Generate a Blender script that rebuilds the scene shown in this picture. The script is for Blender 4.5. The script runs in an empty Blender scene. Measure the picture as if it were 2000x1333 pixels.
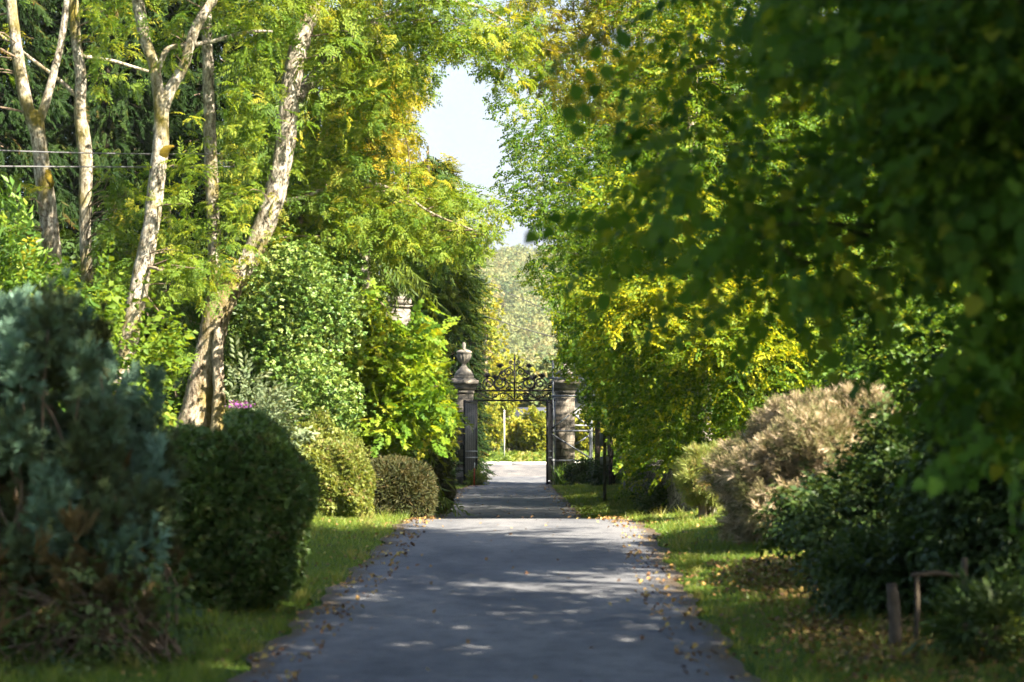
import bpy, math
import numpy as np
R = np.random.default_rng(11)
S = bpy.context.scene
COL = S.collection
EYE = 1.95
FPX = 4722.0          # focal length in photo pixels (85 mm on a 36 mm sensor, 2000 px wide)
CX, HY = 1000.0, 860.0

# ------------------------------------------------------------------ layout helpers
def P(px, py, Y):
    return np.array([(px - CX) / FPX * Y, Y, EYE - (py - HY) / FPX * Y])

def proj(p):
    Y = np.maximum(p[:, 1], 0.5)
    return np.stack([CX + p[:, 0] / Y * FPX, HY - (p[:, 2] - EYE) / Y * FPX], 1)

PY = np.array([-60, 0, 16.5, 33, 35, 38, 44, 50, 53, 70, 105, 118, 133, 145, 200, 3000.])
PZ = np.array([-1.5, -0.10, 0.292, 0.683, 0.72, 0.70, 0.45, 0.22, 0.15, 0.07, 0.02, 0.13, 0.61, 1.0, 1.5, 1.5])
def road_z(Y):
    return np.interp(Y, PY, PZ)
def ground_z(x, Y):
    x = np.asarray(x, float); Y = np.asarray(Y, float)
    side = np.where(x > 0, 0.10 * np.clip(x - 1.9, 0, 4), 0.04 * np.clip(-x - 1.9, 0, 8))
    w = np.clip((112 - Y) / 10, 0, 1)
    return road_z(Y) + side * w + np.where(np.abs(x) > 2.1, 0.015 * np.sin(x * 3.1 + Y * 1.7), 0) * w
EY = np.array([-40, 0, 16.5, 21.4, 26.7, 33.3, 40, 53, 70, 90, 101, 107, 112, 119])
EL = np.array([-2.1, -2.0, -1.83, -1.73, -1.60, -1.55, -1.62, -1.85, -2.0, -2.1, -1.72, -1.75, -2.6, -6.0])
ER = np.array([1.4, 1.45, 1.57, 1.57, 1.66, 1.84, 1.78, 1.56, 1.62, 1.60, 1.60, 1.7, 2.6, 6.0])

def inpoly(q, poly):
    x, y = q[:, 0], q[:, 1]
    ins = np.zeros(len(q), bool)
    n = len(poly)
    for i in range(n):
        x0, y0 = poly[i]; x1, y1 = poly[(i + 1) % n]
        c = ((y0 > y) != (y1 > y)) & (x < (x1 - x0) * (y - y0) / (y1 - y0 + 1e-9) + x0)
        ins ^= c
    return ins

# clear air over the drive: the sky gap and the view through the gate (kept pruned)
CLEAR = [
    ([(852, 135), (898, 118), (932, 175), (955, 245), (985, 300), (955, 345), (985, 425), (1050, 460), (1020, 476),
      (982, 450), (972, 400), (935, 345), (872, 285), (800, 238), (858, 208)], 140),
    ([(975, 480), (1050, 470), (1000, 545), (1075, 600), (1085, 690), (1075, 735), (1080, 945), (935, 945), (935, 735), (962, 690), (968, 560)], 108),
    ([(1078, 742), (1122, 742), (1126, 800), (1128, 930), (1078, 940)], 104),
    ([(1122, 800), (1160, 830), (1200, 870), (1205, 960), (1128, 930)], 100),
    ([(874, 635), (945, 635), (945, 800), (886, 800), (868, 720)], 104),
    ([(900, 780), (938, 780), (942, 960), (900, 960)], 104),
    ([(738, 562), (808, 562), (804, 640), (758, 622)], 94),
    ([(0, -50), (38, -50), (60, 130), (90, 235), (108, 140), (120, -50), (140, -50), (112, 230), (96, 300), (120, 480), (84, 500), (56, 250), (20, 80)], 47.9),
    ([(128, -50), (160, -50), (182, 280), (184, 550), (160, 550), (148, 280)], 49.8),
    ([(258, -50), (286, -50), (318, 180), (400, 0), (432, -50), (424, 20), (360, 160), (340, 300), (318, 430), (285, 600), (250, 740), (218, 760), (262, 560), (290, 330), (296, 200)], 43.8),
    ([(362, 830), (392, 700), (418, 600), (450, 560), (478, 520), (490, 470), (530, 380), (545, 200), (585, 60), (630, 0), (610, 100), (588, 200), (575, 330), (548, 420), (505, 470), (480, 560), (455, 620), (440, 760), (440, 850)], 45.7),
    ([(396, 60), (425, 60), (432, 400), (430, 480), (404, 480)], 46.2),
]
def pruned(p):
    q = proj(p); keep = np.ones(len(p), bool)
    for poly, ymax in CLEAR:
        keep &= ~(inpoly(q, poly) & (p[:, 1] < ymax))
    return keep

def region(poly, Y0, Y1, n):
    poly = [tuple(a) for a in poly]
    xs = [a[0] for a in poly]; ys = [a[1] for a in poly]
    out = np.zeros((0, 3))
    while len(out) < n:
        m = n * 3
        q = np.stack([R.uniform(min(xs), max(xs), m), R.uniform(min(ys), max(ys), m)], 1)
        q = q[inpoly(q, poly)]
        Y = R.uniform(Y0, Y1, len(q))
        p = np.stack([(q[:, 0] - CX) / FPX * Y, Y, EYE - (q[:, 1] - HY) / FPX * Y], 1)
        out = np.concatenate([out, p])
    return out[:n]

def ball(c, r, n, inner=0.0):
    d = R.normal(size=(n, 3)); d /= np.linalg.norm(d, axis=1)[:, None]
    t = (inner ** 3 + (1 - inner ** 3) * R.random(n)) ** (1 / 3)
    return np.asarray(c) + d * t[:, None] * np.asarray(r)

def norm(v):
    return v / np.maximum(np.linalg.norm(v, axis=1)[:, None], 1e-9)

# ------------------------------------------------------------------ objects
def tag(o, label=None, cat=None, group=None, kind=None):
    if label: o['label'] = label
    if cat: o['category'] = cat
    if group: o['group'] = group
    if kind: o['kind'] = kind
    return o

def thing(name, loc, label, cat, group=None):
    o = bpy.data.objects.new(name, None); COL.objects.link(o)
    o.location = [float(a) for a in loc]
    o.empty_display_size = 0.2
    return tag(o, label, cat, group)

def mesh_obj(name, V, F, mats, parent=None, tint=None, mi=None, smooth=False):
    """V in world coordinates; F triangles."""
    V = np.asarray(V, np.float32); F = np.asarray(F, np.int32)
    off = np.array(parent_loc(parent), np.float32) if parent else np.zeros(3, np.float32)
    me = bpy.data.meshes.new(name)
    me.vertices.add(len(V)); me.vertices.foreach_set('co', (V - off).ravel())
    me.loops.add(F.size); me.loops.foreach_set('vertex_index', F.ravel())
    me.polygons.add(len(F)); me.polygons.foreach_set('loop_start', np.arange(len(F), dtype=np.int32) * F.shape[1])
    if mi is not None: me.polygons.foreach_set('material_index', np.asarray(mi, np.int32))
    if smooth: me.polygons.foreach_set('use_smooth', np.ones(len(F), bool))
    if tint is not None:
        a = me.attributes.new('tint', 'FLOAT', 'POINT'); a.data.foreach_set('value', np.asarray(tint, np.float32))
    for m in (mats if isinstance(mats, (list, tuple)) else [mats]): me.materials.append(m)
    me.update(calc_edges=True); me.validate(verbose=False)
    o = bpy.data.objects.new(name, me); COL.objects.link(o)
    if parent: o.parent = parent
    return o

def parent_loc(o):
    l = np.zeros(3)
    while o:
        l = l + np.array(o.location); o = o.parent
    return l

class MB:
    """collects simple solids, builds ONE mesh (triangles)"""
    def __init__(s): s.V = []; s.F = []; s.n = 0
    def add(s, V, F):
        V = np.asarray(V, float); F = np.asarray(F, int)
        s.V.append(V); s.F.append(F + s.n); s.n += len(V); return s
    def box(s, c, d, rz=0.0, taper=1.0):
        x, y, z = np.array(d) / 2
        v = np.array([[-x, -y, -z], [x, -y, -z], [x, y, -z], [-x, y, -z], [-x * taper, -y * taper, z], [x * taper, -y * taper, z], [x * taper, y * taper, z], [-x * taper, y * taper, z]])
        cz, sz = math.cos(rz), math.sin(rz)
        v = np.stack([v[:, 0] * cz - v[:, 1] * sz, v[:, 0] * sz + v[:, 1] * cz, v[:, 2]], 1) + np.array(c)
        f = [(0, 3, 2), (0, 2, 1), (4, 5, 6), (4, 6, 7)]
        for a, b in ((0, 1), (1, 2), (2, 3), (3, 0)): f += [(a, b, b + 4), (a, b + 4, a + 4)]
        return s.add(v, f)
    def tube(s, pts, rad, sides=8, wob=0.0, sub=1, cap=True):
        pts = np.asarray(pts, float); rad = np.broadcast_to(np.asarray(rad, float), (len(pts),)).copy()
        if sub > 1: pts, rad = smooth_path(pts, rad, sub)
        n = len(pts)
        t = np.gradient(pts, axis=0); t = norm(t)
        ref = np.array([0.31, 0.95, 0.05]) if abs(t[0, 2]) > 0.7 else np.array([0, 0, 1.0])
        V = []
        u = np.cross(t[0], ref); u /= np.linalg.norm(u) + 1e-9
        for i in range(n):
            u = u - t[i] * np.dot(u, t[i]); u /= np.linalg.norm(u) + 1e-9
            w = np.cross(t[i], u)
            a = np.arange(sides) * 2 * math.pi / sides
            r = rad[i] * (1 + wob * R.normal(size=sides)) if wob else np.full(sides, rad[i])
            V.append(pts[i] + (np.cos(a) * r)[:, None] * u + (np.sin(a) * r)[:, None] * w)
        V = np.concatenate(V); F = []
        for i in range(n - 1):
            for k in range(sides):
                a = i * sides + k; b = i * sides + (k + 1) % sides
                F += [(a, b, b + sides), (a, b + sides, a + sides)]
        if cap:
            for k in range(1, sides - 1):
                F.append((0, k + 1, k)); q = (n - 1) * sides; F.append((q, q + k, q + k + 1))
        return s.add(V, F)
    def lathe(s, c, prof, sides=20, flute=0.0, nf=0):
        V = []; a = np.arange(sides) * 2 * math.pi / sides
        for r, z, fl in prof:
            rr = r * (1 + flute * fl * np.cos(a * nf)) if nf else np.full(sides, r)
            V.append(np.stack([c[0] + rr * np.cos(a), c[1] + rr * np.sin(a), np.full(sides, c[2] + z)], 1))
        V = np.concatenate(V); F = []
        n = len(prof)
        for i in range(n - 1):
            for k in range(sides):
                p = i * sides + k; q = i * sides + (k + 1) % sides
                F += [(p, q, q + sides), (p, q + sides, p + sides)]
        for k in range(1, sides - 1):
            F.append((0, k + 1, k)); q = (n - 1) * sides; F.append((q, q + k, q + k + 1))
        return s.add(V, F)
    def build(s, name, mat, parent=None, smooth=False):
        return mesh_obj(name, np.concatenate(s.V), np.concatenate(s.F), mat, parent, smooth=smooth)

def smooth_path(p, r, sub):
    P0 = np.vstack([2 * p[0] - p[1], p, 2 * p[-1] - p[-2]])
    r0 = np.concatenate([[r[0]], r, [r[-1]]])
    op, orr = [], []
    for i in range(1, len(P0) - 2):
        for k in range(sub):
            t = k / sub
            a, b, c, d = P0[i - 1], P0[i], P0[i + 1], P0[i + 2]
            op.append(0.5 * ((2 * b) + (c - a) * t + (2 * a - 5 * b + 4 * c - d) * t * t + (-a + 3 * b - 3 * c + d) * t ** 3))
            orr.append(r0[i] * (1 - t) + r0[i + 1] * t)
    op.append(p[-1]); orr.append(r[-1])
    return np.array(op), np.array(orr)

# ------------------------------------------------------------------ materials
def nt(name):
    m = bpy.data.materials.new(name); m.use_nodes = True
    t = m.node_tree; t.nodes.clear()
    out = t.nodes.new('ShaderNodeOutputMaterial')
    return m, t, out
def ramp(t, stops, interp='LINEAR'):
    r = t.nodes.new('ShaderNodeValToRGB'); r.color_ramp.interpolation = interp
    e = r.color_ramp.elements
    while len(e) < len(stops): e.new(0.5)
    for el, (p, c) in zip(e, stops):
        el.position = p; el.color = (*c, 1)
    return r
def leaf_mat(name, cols, trans=0.4, rough=0.55, spec=0.18, boost=1.6):
    m, t, out = nt(name)
    at = t.nodes.new('ShaderNodeAttribute'); at.attribute_name = 'tint'
    n = len(cols)
    r = ramp(t, [(i / (n - 1), c) for i, c in enumerate(cols)])
    t.links.new(at.outputs['Fac'], r.inputs[0])
    p = t.nodes.new('ShaderNodeBsdfPrincipled')
    p.inputs['Roughness'].default_value = rough; p.inputs['Specular IOR Level'].default_value = spec
    t.links.new(r.outputs[0], p.inputs['Base Color'])
    tr = t.nodes.new('ShaderNodeBsdfTranslucent')
    mu = t.nodes.new('ShaderNodeMix'); mu.data_type = 'RGBA'; mu.blend_type = 'MULTIPLY'; mu.inputs[0].default_value = 1
    mu.inputs[7].default_value = (boost * 1.15, boost, boost * 0.45, 1)
    t.links.new(r.outputs[0], mu.inputs[6]); t.links.new(mu.outputs[2], tr.inputs['Color'])
    mx = t.nodes.new('ShaderNodeMixShader'); mx.inputs[0].default_value = trans
    t.links.new(p.outputs[0], mx.inputs[1]); t.links.new(tr.outputs[0], mx.inputs[2])
    t.links.new(mx.outputs[0], out.inputs[0])
    return m
def noise(t, scale, detail=4, rough=0.6, vec=None):
    n = t.nodes.new('ShaderNodeTexNoise'); n.inputs['Scale'].default_value = scale
    n.inputs['Detail'].default_value = detail; n.inputs['Roughness'].default_value = rough
    if vec: t.links.new(vec, n.inputs['Vector'])
    return n
def objco(t, sc=(1, 1, 1)):
    c = t.nodes.new('ShaderNodeTexCoord'); mp = t.nodes.new('ShaderNodeMapping'); mp.inputs['Scale'].default_value = sc
    t.links.new(c.outputs['Object'], mp.inputs[0]); return mp.outputs[0]
def mixc(t, fac, a, b, bt='MIX'):
    m = t.nodes.new('ShaderNodeMix'); m.data_type = 'RGBA'; m.blend_type = bt
    for s_, v in ((0, fac), (6, a), (7, b)):
        if hasattr(v, 'links'): t.links.new(v, m.inputs[s_])
        elif s_ == 0: m.inputs[0].default_value = v
        else: m.inputs[s_].default_value = (*v, 1)
    return m.outputs[2]
def finish(t, out, col, rough=0.8, bump=None, bs=0.3, bd=0.02, spec=0.3, metal=0):
    p = t.nodes.new('ShaderNodeBsdfPrincipled')
    p.inputs['Roughness'].default_value = rough; p.inputs['Specular IOR Level'].default_value = spec; p.inputs['Metallic'].default_value = metal
    if hasattr(col, 'links'): t.links.new(col, p.inputs['Base Color'])
    else: p.inputs['Base Color'].default_value = (*col, 1)
    if bump:
        b = t.nodes.new('ShaderNodeBump'); b.inputs['Strength'].default_value = bs; b.inputs['Distance'].default_value = bd
        t.links.new(bump, b.inputs['Height']); t.links.new(b.outputs[0], p.inputs['Normal'])
    t.links.new(p.outputs[0], out.inputs[0])

def bark_mat(name, dark, mid, pale, moss=None, mossamt=0.5, scale=1.0):
    m, t, out = nt(name)
    v = objco(t, (1, 1, 0.45))
    n1 = noise(t, 9 * scale, 6, 0.7, v); n2 = noise(t, 26 * scale, 5, 0.7, v); n3 = noise(t, 1.1 * scale, 3, 0.5, v)
    r1 = ramp(t, [(0.36, dark), (0.47, mid), (0.62, pale)])
    t.links.new(n1.outputs[0], r1.inputs[0])
    r2 = ramp(t, [(0.40, (0.35, 0.33, 0.3)), (0.56, (1, 1, 1))]); t.links.new(n2.outputs[0], r2.inputs[0])
    c = mixc(t, 0.75, r1.outputs[0], r2.outputs[0], 'MULTIPLY')
    if moss:
        r3 = ramp(t, [(0.5 - 0.12 * mossamt + 0.06, (0, 0, 0)), (0.64, (1, 1, 1))]); t.links.new(n3.outputs[0], r3.inputs[0])
        c = mixc(t, r3.outputs[0], c, moss)
    finish(t, out, c, 0.9, n2.outputs[0], 0.8, 0.03, 0.1)
    return m

def stone_mat(name, a, b, joint, bw=0.5, bh=0.3, mort=0.008, blocks=True):
    m, t, out = nt(name)
    c = t.nodes.new('ShaderNodeTexCoord'); sp = t.nodes.new('ShaderNodeSeparateXYZ'); t.links.new(c.outputs['Object'], sp.inputs[0])
    ad = t.nodes.new('ShaderNodeMath'); t.links.new(sp.outputs[0], ad.inputs[0]); t.links.new(sp.outputs[1], ad.inputs[1])
    cb = t.nodes.new('ShaderNodeCombineXYZ'); t.links.new(ad.outputs[0], cb.inputs[0]); t.links.new(sp.outputs[2], cb.inputs[1])
    n1 = noise(t, 3.0, 6, 0.65, c.outputs['Object']); n2 = noise(t, 22, 5, 0.7, c.outputs['Object'])
    r = ramp(t, [(0.33, a), (0.66, b)]); t.links.new(n1.outputs[0], r.inputs[0])
    r2 = ramp(t, [(0.35, (0.55, 0.53, 0.5)), (0.6, (1.05, 1.03, 1))]); t.links.new(n2.outputs[0], r2.inputs[0])
    col = mixc(t, 0.8, r.outputs[0], r2.outputs[0], 'MULTIPLY')
    h = n2.outputs[0]
    if blocks:
        bt = t.nodes.new('ShaderNodeTexBrick'); t.links.new(cb.outputs[0], bt.inputs['Vector'])
        bt.inputs['Scale'].default_value = 1; bt.inputs['Brick Width'].default_value = bw; bt.inputs['Row Height'].default_value = bh
        bt.inputs['Mortar Size'].default_value = mort
        bt.inputs['Color1'].default_value = (0.55, 0.53, 0.5, 1); bt.inputs['Color2'].default_value = (1.25, 1.15, 1.05, 1); bt.inputs['Mortar'].default_value = (*joint, 1)
        col = mixc(t, 1.0, col, bt.outputs[0], 'MULTIPLY')
    finish(t, out, col, 0.92, h, 0.5, 0.02, 0.1)
    return m
def rubble_mat(name):
    m, t, out = nt(name)
    v = objco(t, (1, 1, 1.8))
    vo = t.nodes.new('ShaderNodeTexVoronoi'); vo.inputs['Scale'].default_value = 4.2; t.links.new(v, vo.inputs['Vector'])
    ve = t.nodes.new('ShaderNodeTexVoronoi'); ve.feature = 'DISTANCE_TO_EDGE'; ve.inputs['Scale'].default_value = 4.2; t.links.new(v, ve.inputs['Vector'])
    n = noise(t, 14, 5, 0.7, v); n3 = noise(t, 1.5, 3, 0.5, v)
    r = ramp(t, [(0, (0.10, 0.09, 0.08)), (0.5, (0.2, 0.18, 0.15)), (1, (0.30, 0.27, 0.22))])
    s_ = t.nodes.new('ShaderNodeSeparateColor'); t.links.new(vo.outputs['Color'], s_.inputs[0]); t.links.new(s_.outputs[0], r.inputs[0])
    j = ramp(t, [(0.02, (0.15, 0.14, 0.12)), (0.09, (1, 1, 1))]); t.links.new(ve.outputs[0], j.inputs[0])
    c = mixc(t, 1, r.outputs[0], j.outputs[0], 'MULTIPLY')
    rm = ramp(t, [(0.48, (0, 0, 0)), (0.62, (1, 1, 1))]); t.links.new(n3.outputs[0], rm.inputs[0])
    c = mixc(t, rm.outputs[0], c, (0.045, 0.06, 0.02))
    finish(t, out, c, 0.95, j.outputs[0], 0.8, 0.05, 0.1)
    return m
def flat_mat(name, col, rough=0.5, metal=0, spec=0.4, var=0.25, sc=8):
    m, t, out = nt(name)
    n = noise(t, sc, 5, 0.7, objco(t))
    r = ramp(t, [(0.3, tuple(a * (1 - var) for a in col)), (0.7, tuple(min(1, a * (1 + var)) for a in col))]); t.links.new(n.outputs[0], r.inputs[0])
    finish(t, out, r.outputs[0], rough, n.outputs[0], 0.15, 0.01, spec, metal)
    return m

M = {}
M['ash'] = leaf_mat('ash_leaf', [(0.03, 0.068, 0.010), (0.085, 0.155, 0.016), (0.17, 0.23, 0.026), (0.30, 0.28, 0.032)], 0.45)
M['ash_autumn'] = leaf_mat('autumn_ash_leaf', [(0.07, 0.12, 0.015), (0.18, 0.2, 0.02), (0.27, 0.25, 0.02), (0.33, 0.25, 0.03)], 0.45)
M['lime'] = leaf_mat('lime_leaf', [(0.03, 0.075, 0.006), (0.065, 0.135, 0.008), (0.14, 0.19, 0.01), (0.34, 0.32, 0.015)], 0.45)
M['lime_dark'] = leaf_mat('shaded_lime_leaf', [(0.022, 0.06, 0.008), (0.045, 0.105, 0.012), (0.085, 0.14, 0.015), (0.22, 0.22, 0.02)], 0.45, 0.6, 0.12)  # copy of the lime leaf with shade put into darker colours
M['maple'] = leaf_mat('maple_leaf', [(0.05, 0.12, 0.012), (0.11, 0.2, 0.016), (0.2, 0.27, 0.02), (0.3, 0.3, 0.03)], 0.45)
M['ivy'] = leaf_mat('ivy_leaf', [(0.035, 0.085, 0.015), (0.085, 0.165, 0.03), (0.16, 0.24, 0.05), (0.26, 0.31, 0.09)], 0.25, 0.45, 0.4)
M['spruce'] = leaf_mat('spruce_needle', [(0.02, 0.05, 0.012), (0.06, 0.11, 0.018), (0.13, 0.17, 0.02), (0.2, 0.2, 0.025)], 0.3, 0.5)
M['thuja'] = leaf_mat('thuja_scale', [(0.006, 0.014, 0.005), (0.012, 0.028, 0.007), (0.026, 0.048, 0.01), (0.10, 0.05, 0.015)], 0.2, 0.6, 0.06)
M['cypress'] = leaf_mat('cypress_scale', [(0.03, 0.065, 0.012), (0.09, 0.12, 0.018), (0.17, 0.18, 0.02), (0.28, 0.16, 0.03)], 0.3, 0.5)
M['yew'] = leaf_mat('yew_needle', [(0.018, 0.028, 0.010), (0.035, 0.045, 0.014), (0.065, 0.06, 0.02), (0.11, 0.08, 0.035)], 0.15, 0.6, 0.2)
M['blue'] = leaf_mat('blue_juniper_scale', [(0.05, 0.06, 0.018), (0.08, 0.115, 0.045), (0.115, 0.20, 0.13), (0.2, 0.33, 0.25)], 0.15, 0.6, 0.2, 1.0)
M['brown'] = leaf_mat('dead_scale', [(0.05, 0.04, 0.016), (0.09, 0.07, 0.026), (0.14, 0.10, 0.04), (0.2, 0.14, 0.065)], 0.2, 0.7, 0.1, 1.0)
M['hedge'] = leaf_mat('hedge_leaf', [(0.03, 0.065, 0.016), (0.065, 0.125, 0.03), (0.11, 0.18, 0.045), (0.18, 0.15, 0.075)], 0.25, 0.4, 0.3)
M['palehedge'] = leaf_mat('pale_hedge_leaf', [(0.07, 0.09, 0.02), (0.13, 0.17, 0.035), (0.2, 0.23, 0.05), (0.27, 0.19, 0.10)], 0.3, 0.5, 0.3)
M['brownshrub'] = leaf_mat('heath_leaf', [(0.06, 0.085, 0.025), (0.15, 0.145, 0.06), (0.33, 0.26, 0.16), (0.52, 0.42, 0.30)], 0.2, 0.7, 0.15, 1.0)
M['laurel'] = leaf_mat('laurel_leaf', [(0.03, 0.07, 0.012), (0.06, 0.13, 0.018), (0.12, 0.2, 0.025), (0.28, 0.27, 0.03)], 0.35, 0.45, 0.25)
M['bramble'] = leaf_mat('bramble_leaf', [(0.015, 0.035, 0.010), (0.03, 0.06, 0.016), (0.055, 0.095, 0.022), (0.10, 0.13, 0.04)], 0.25, 0.45, 0.2)
M['silver'] = leaf_mat('silver_leaf', [(0.07, 0.11, 0.05), (0.12, 0.165, 0.085), (0.19, 0.23, 0.12), (0.27, 0.26, 0.14)], 0.25, 0.6, 0.2, 1.0)
M['road_hedge'] = leaf_mat('roadside_leaf', [(0.07, 0.10, 0.02), (0.16, 0.2, 0.03), (0.28, 0.29, 0.04), (0.34, 0.31, 0.06)], 0.4)
M['far'] = leaf_mat('hillside_leaf', [(0.06, 0.115, 0.055), (0.13, 0.175, 0.075), (0.23, 0.245, 0.105), (0.3, 0.26, 0.13)], 0.3, 0.7, 0.1)  # colours paled to paint distance haze on top of the haze volume
M['grass'] = leaf_mat('grass_blade', [(0.055, 0.10, 0.014), (0.105, 0.165, 0.02), (0.18, 0.22, 0.03), (0.30, 0.26, 0.09)], 0.35, 0.5, 0.3)
M['fallen'] = leaf_mat('fallen_leaf', [(0.06, 0.03, 0.015), (0.16, 0.08, 0.03), (0.32, 0.2, 0.06), (0.42, 0.33, 0.10)], 0.15, 0.6, 0.3, 1.0)
M['purple'] = leaf_mat('purple_petal', [(0.3, 0.08, 0.35), (0.4, 0.13, 0.45)], 0.2)
M['ashbark'] = bark_mat('ash_bark', (0.05, 0.04, 0.03), (0.27, 0.235, 0.18), (0.54, 0.50, 0.42), (0.12, 0.10, 0.02), 0.6, 1.5)
M['mossbark'] = bark_mat('mossy_bark', (0.06, 0.045, 0.03), (0.27, 0.22, 0.16), (0.48, 0.42, 0.33), (0.13, 0.10, 0.012), 1.2)
M['moss'] = flat_mat('yellow_moss', (0.13, 0.095, 0.012), 0.95, 0, 0.05, 0.4, 30)
M['darkbark'] = bark_mat('dark_bark', (0.015, 0.012, 0.009), (0.05, 0.04, 0.03), (0.11, 0.09, 0.07), (0.03, 0.04, 0.012), 0.5)
M['burrbark'] = bark_mat('burred_bark', (0.012, 0.01, 0.008), (0.05, 0.04, 0.03), (0.26, 0.2, 0.14), (0.03, 0.035, 0.012), 0.3, 0.8)
M['twig'] = flat_mat('twig_wood', (0.16, 0.12, 0.085), 0.9, 0, 0.1, 0.4, 20)
M['paletwig'] = flat_mat('dead_twig', (0.26, 0.2, 0.14), 0.9, 0, 0.1, 0.4, 20)
M['ashlar'] = stone_mat('ashlar_stone', (0.15, 0.145, 0.135), (0.31, 0.295, 0.265), (0.4, 0.39, 0.37), 0.42, 0.31, 0.016)
M['carved'] = stone_mat('carved_stone', (0.11, 0.105, 0.095), (0.30, 0.27, 0.23), (0.5, 0.5, 0.5), blocks=False)
M['rubble'] = rubble_mat('rubble_stone')
M['iron'] = flat_mat('black_iron', (0.008, 0.008, 0.009), 0.6, 0, 0.2, 0.4)
M['gateboard'] = flat_mat('black_gate_paint', (0.012, 0.012, 0.013), 0.55, 0, 0.3, 0.7, 5)
M['steel'] = flat_mat('scaffold_steel', (0.13, 0.14, 0.155), 0.5, 0.3, 0.5, 0.35, 6)
M['timber'] = flat_mat('weathered_timber', (0.07, 0.055, 0.04), 0.9, 0, 0.1, 0.4, 12)
M['paletimber'] = flat_mat('pale_timber', (0.085, 0.068, 0.05), 0.9, 0, 0.1, 0.5, 10)
M['greenpost'] = flat_mat('mossy_post', (0.055, 0.06, 0.025), 0.9, 0, 0.1, 0.5, 8)
M['signback'] = flat_mat('grey_sign_metal', (0.22, 0.23, 0.22), 0.5, 0.2, 0.4, 0.15)
M['white'] = flat_mat('white_paint', (0.55, 0.53, 0.50), 0.6, 0, 0.3, 0.1)
M['red'] = flat_mat('red_paint', (0.45, 0.03, 0.02), 0.5, 0, 0.3, 0.15)
M['slate'] = flat_mat('slate_roof', (0.055, 0.06, 0.075), 0.6, 0, 0.4, 0.25, 4)
M['render'] = flat_mat('pale_render', (0.55, 0.53, 0.5), 0.9, 0, 0.1, 0.12, 3)
M['glass'] = flat_mat('dark_window_glass', (0.03, 0.035, 0.04), 0.1, 0, 0.6, 0.1)
M['cable'] = flat_mat('grey_cable', (0.09, 0.09, 0.095), 0.5, 0, 0.5, 0.1)
M['darkcable'] = flat_mat('black_cable', (0.02, 0.02, 0.02), 0.5, 0, 0.4, 0.1)

def ground_mat():
    m, t, out = nt('lawn_soil')
    v = objco(t)
    n1 = noise(t, 1.3, 5, 0.6, v); n2 = noise(t, 40, 4, 0.7, v); n3 = noise(t, 6, 4, 0.6, v)
    r = ramp(t, [(0.35, (0.035, 0.075, 0.008)), (0.52, (0.06, 0.11, 0.012)), (0.66, (0.10, 0.085, 0.035))]); t.links.new(n1.outputs[0], r.inputs[0])
    r2 = ramp(t, [(0.3, (0.5, 0.5, 0.45)), (0.7, (1.2, 1.2, 1.1))]); t.links.new(n2.outputs[0], r2.inputs[0])
    r3 = ramp(t, [(0.58, (0, 0, 0)), (0.68, (1, 1, 1))]); t.links.new(n3.outputs[0], r3.inputs[0])
    c = mixc(t, 1, r.outputs[0], r2.outputs[0], 'MULTIPLY'); c = mixc(t, r3.outputs[0], c, (0.06, 0.045, 0.025))
    finish(t, out, c, 0.95, n2.outputs[0], 0.6, 0.03, 0.1); return m
def asphalt_mat(name, base, edge=True):
    m, t, out = nt(name)
    v = objco(t)
    n1 = noise(t, 220, 3, 0.7, v); n2 = noise(t, 0.9, 5, 0.6, objco(t, (1, 0.35, 1))); n3 = noise(t, 5, 5, 0.7, v)
    r = ramp(t, [(0.3, tuple(a * 0.72 for a in base)), (0.5, base), (0.72, tuple(a * 1.4 for a in base))]); t.links.new(n1.outputs[0], r.inputs[0])
    r2 = ramp(t, [(0.34, (0.58, 0.6, 0.65)), (0.64, (1.3, 1.26, 1.2))]); t.links.new(n2.outputs[0], r2.inputs[0])
    c = mixc(t, 1, r.outputs[0], r2.outputs[0], 'MULTIPLY')
    r3 = ramp(t, [(0.36, (0.66, 0.66, 0.68)), (0.5, (1, 1, 1)), (0.68, (1.15, 1.14, 1.12))]); t.links.new(n3.outputs[0], r3.inputs[0])
    c = mixc(t, 1, c, r3.outputs[0], 'MULTIPLY')
    if edge:
        at = t.nodes.new('ShaderNodeAttribute'); at.attribute_name = 'tint'
        ms = t.nodes.new('ShaderNodeMath'); ms.operation = 'ADD'
        t.links.new(at.outputs['Fac'], ms.inputs[0]); 
        n4 = noise(t, 3.5, 5, 0.7, v); sc = t.nodes.new('ShaderNodeMath'); sc.operation = 'MULTIPLY_ADD'; sc.inputs[1].default_value = 1.1; sc.inputs[2].default_value = -0.55
        t.links.new(n4.outputs[0], sc.inputs[0]); t.links.new(sc.outputs[0], ms.inputs[1])
        re = ramp(t, [(0.5, (0, 0, 0)), (0.85, (1, 1, 1))]); t.links.new(ms.outputs[0], re.inputs[0])
        c = mixc(t, re.outputs[0], c, (0.075, 0.055, 0.035))
    finish(t, out, c, 0.85, n1.outputs[0], 0.5, 0.006, 0.3); return m
M['ground'] = ground_mat()
M['asphalt'] = asphalt_mat('old_asphalt', (0.108, 0.111, 0.120))
M['mainroad'] = asphalt_mat('main_road_asphalt', (0.125, 0.12, 0.118), False)

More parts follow.
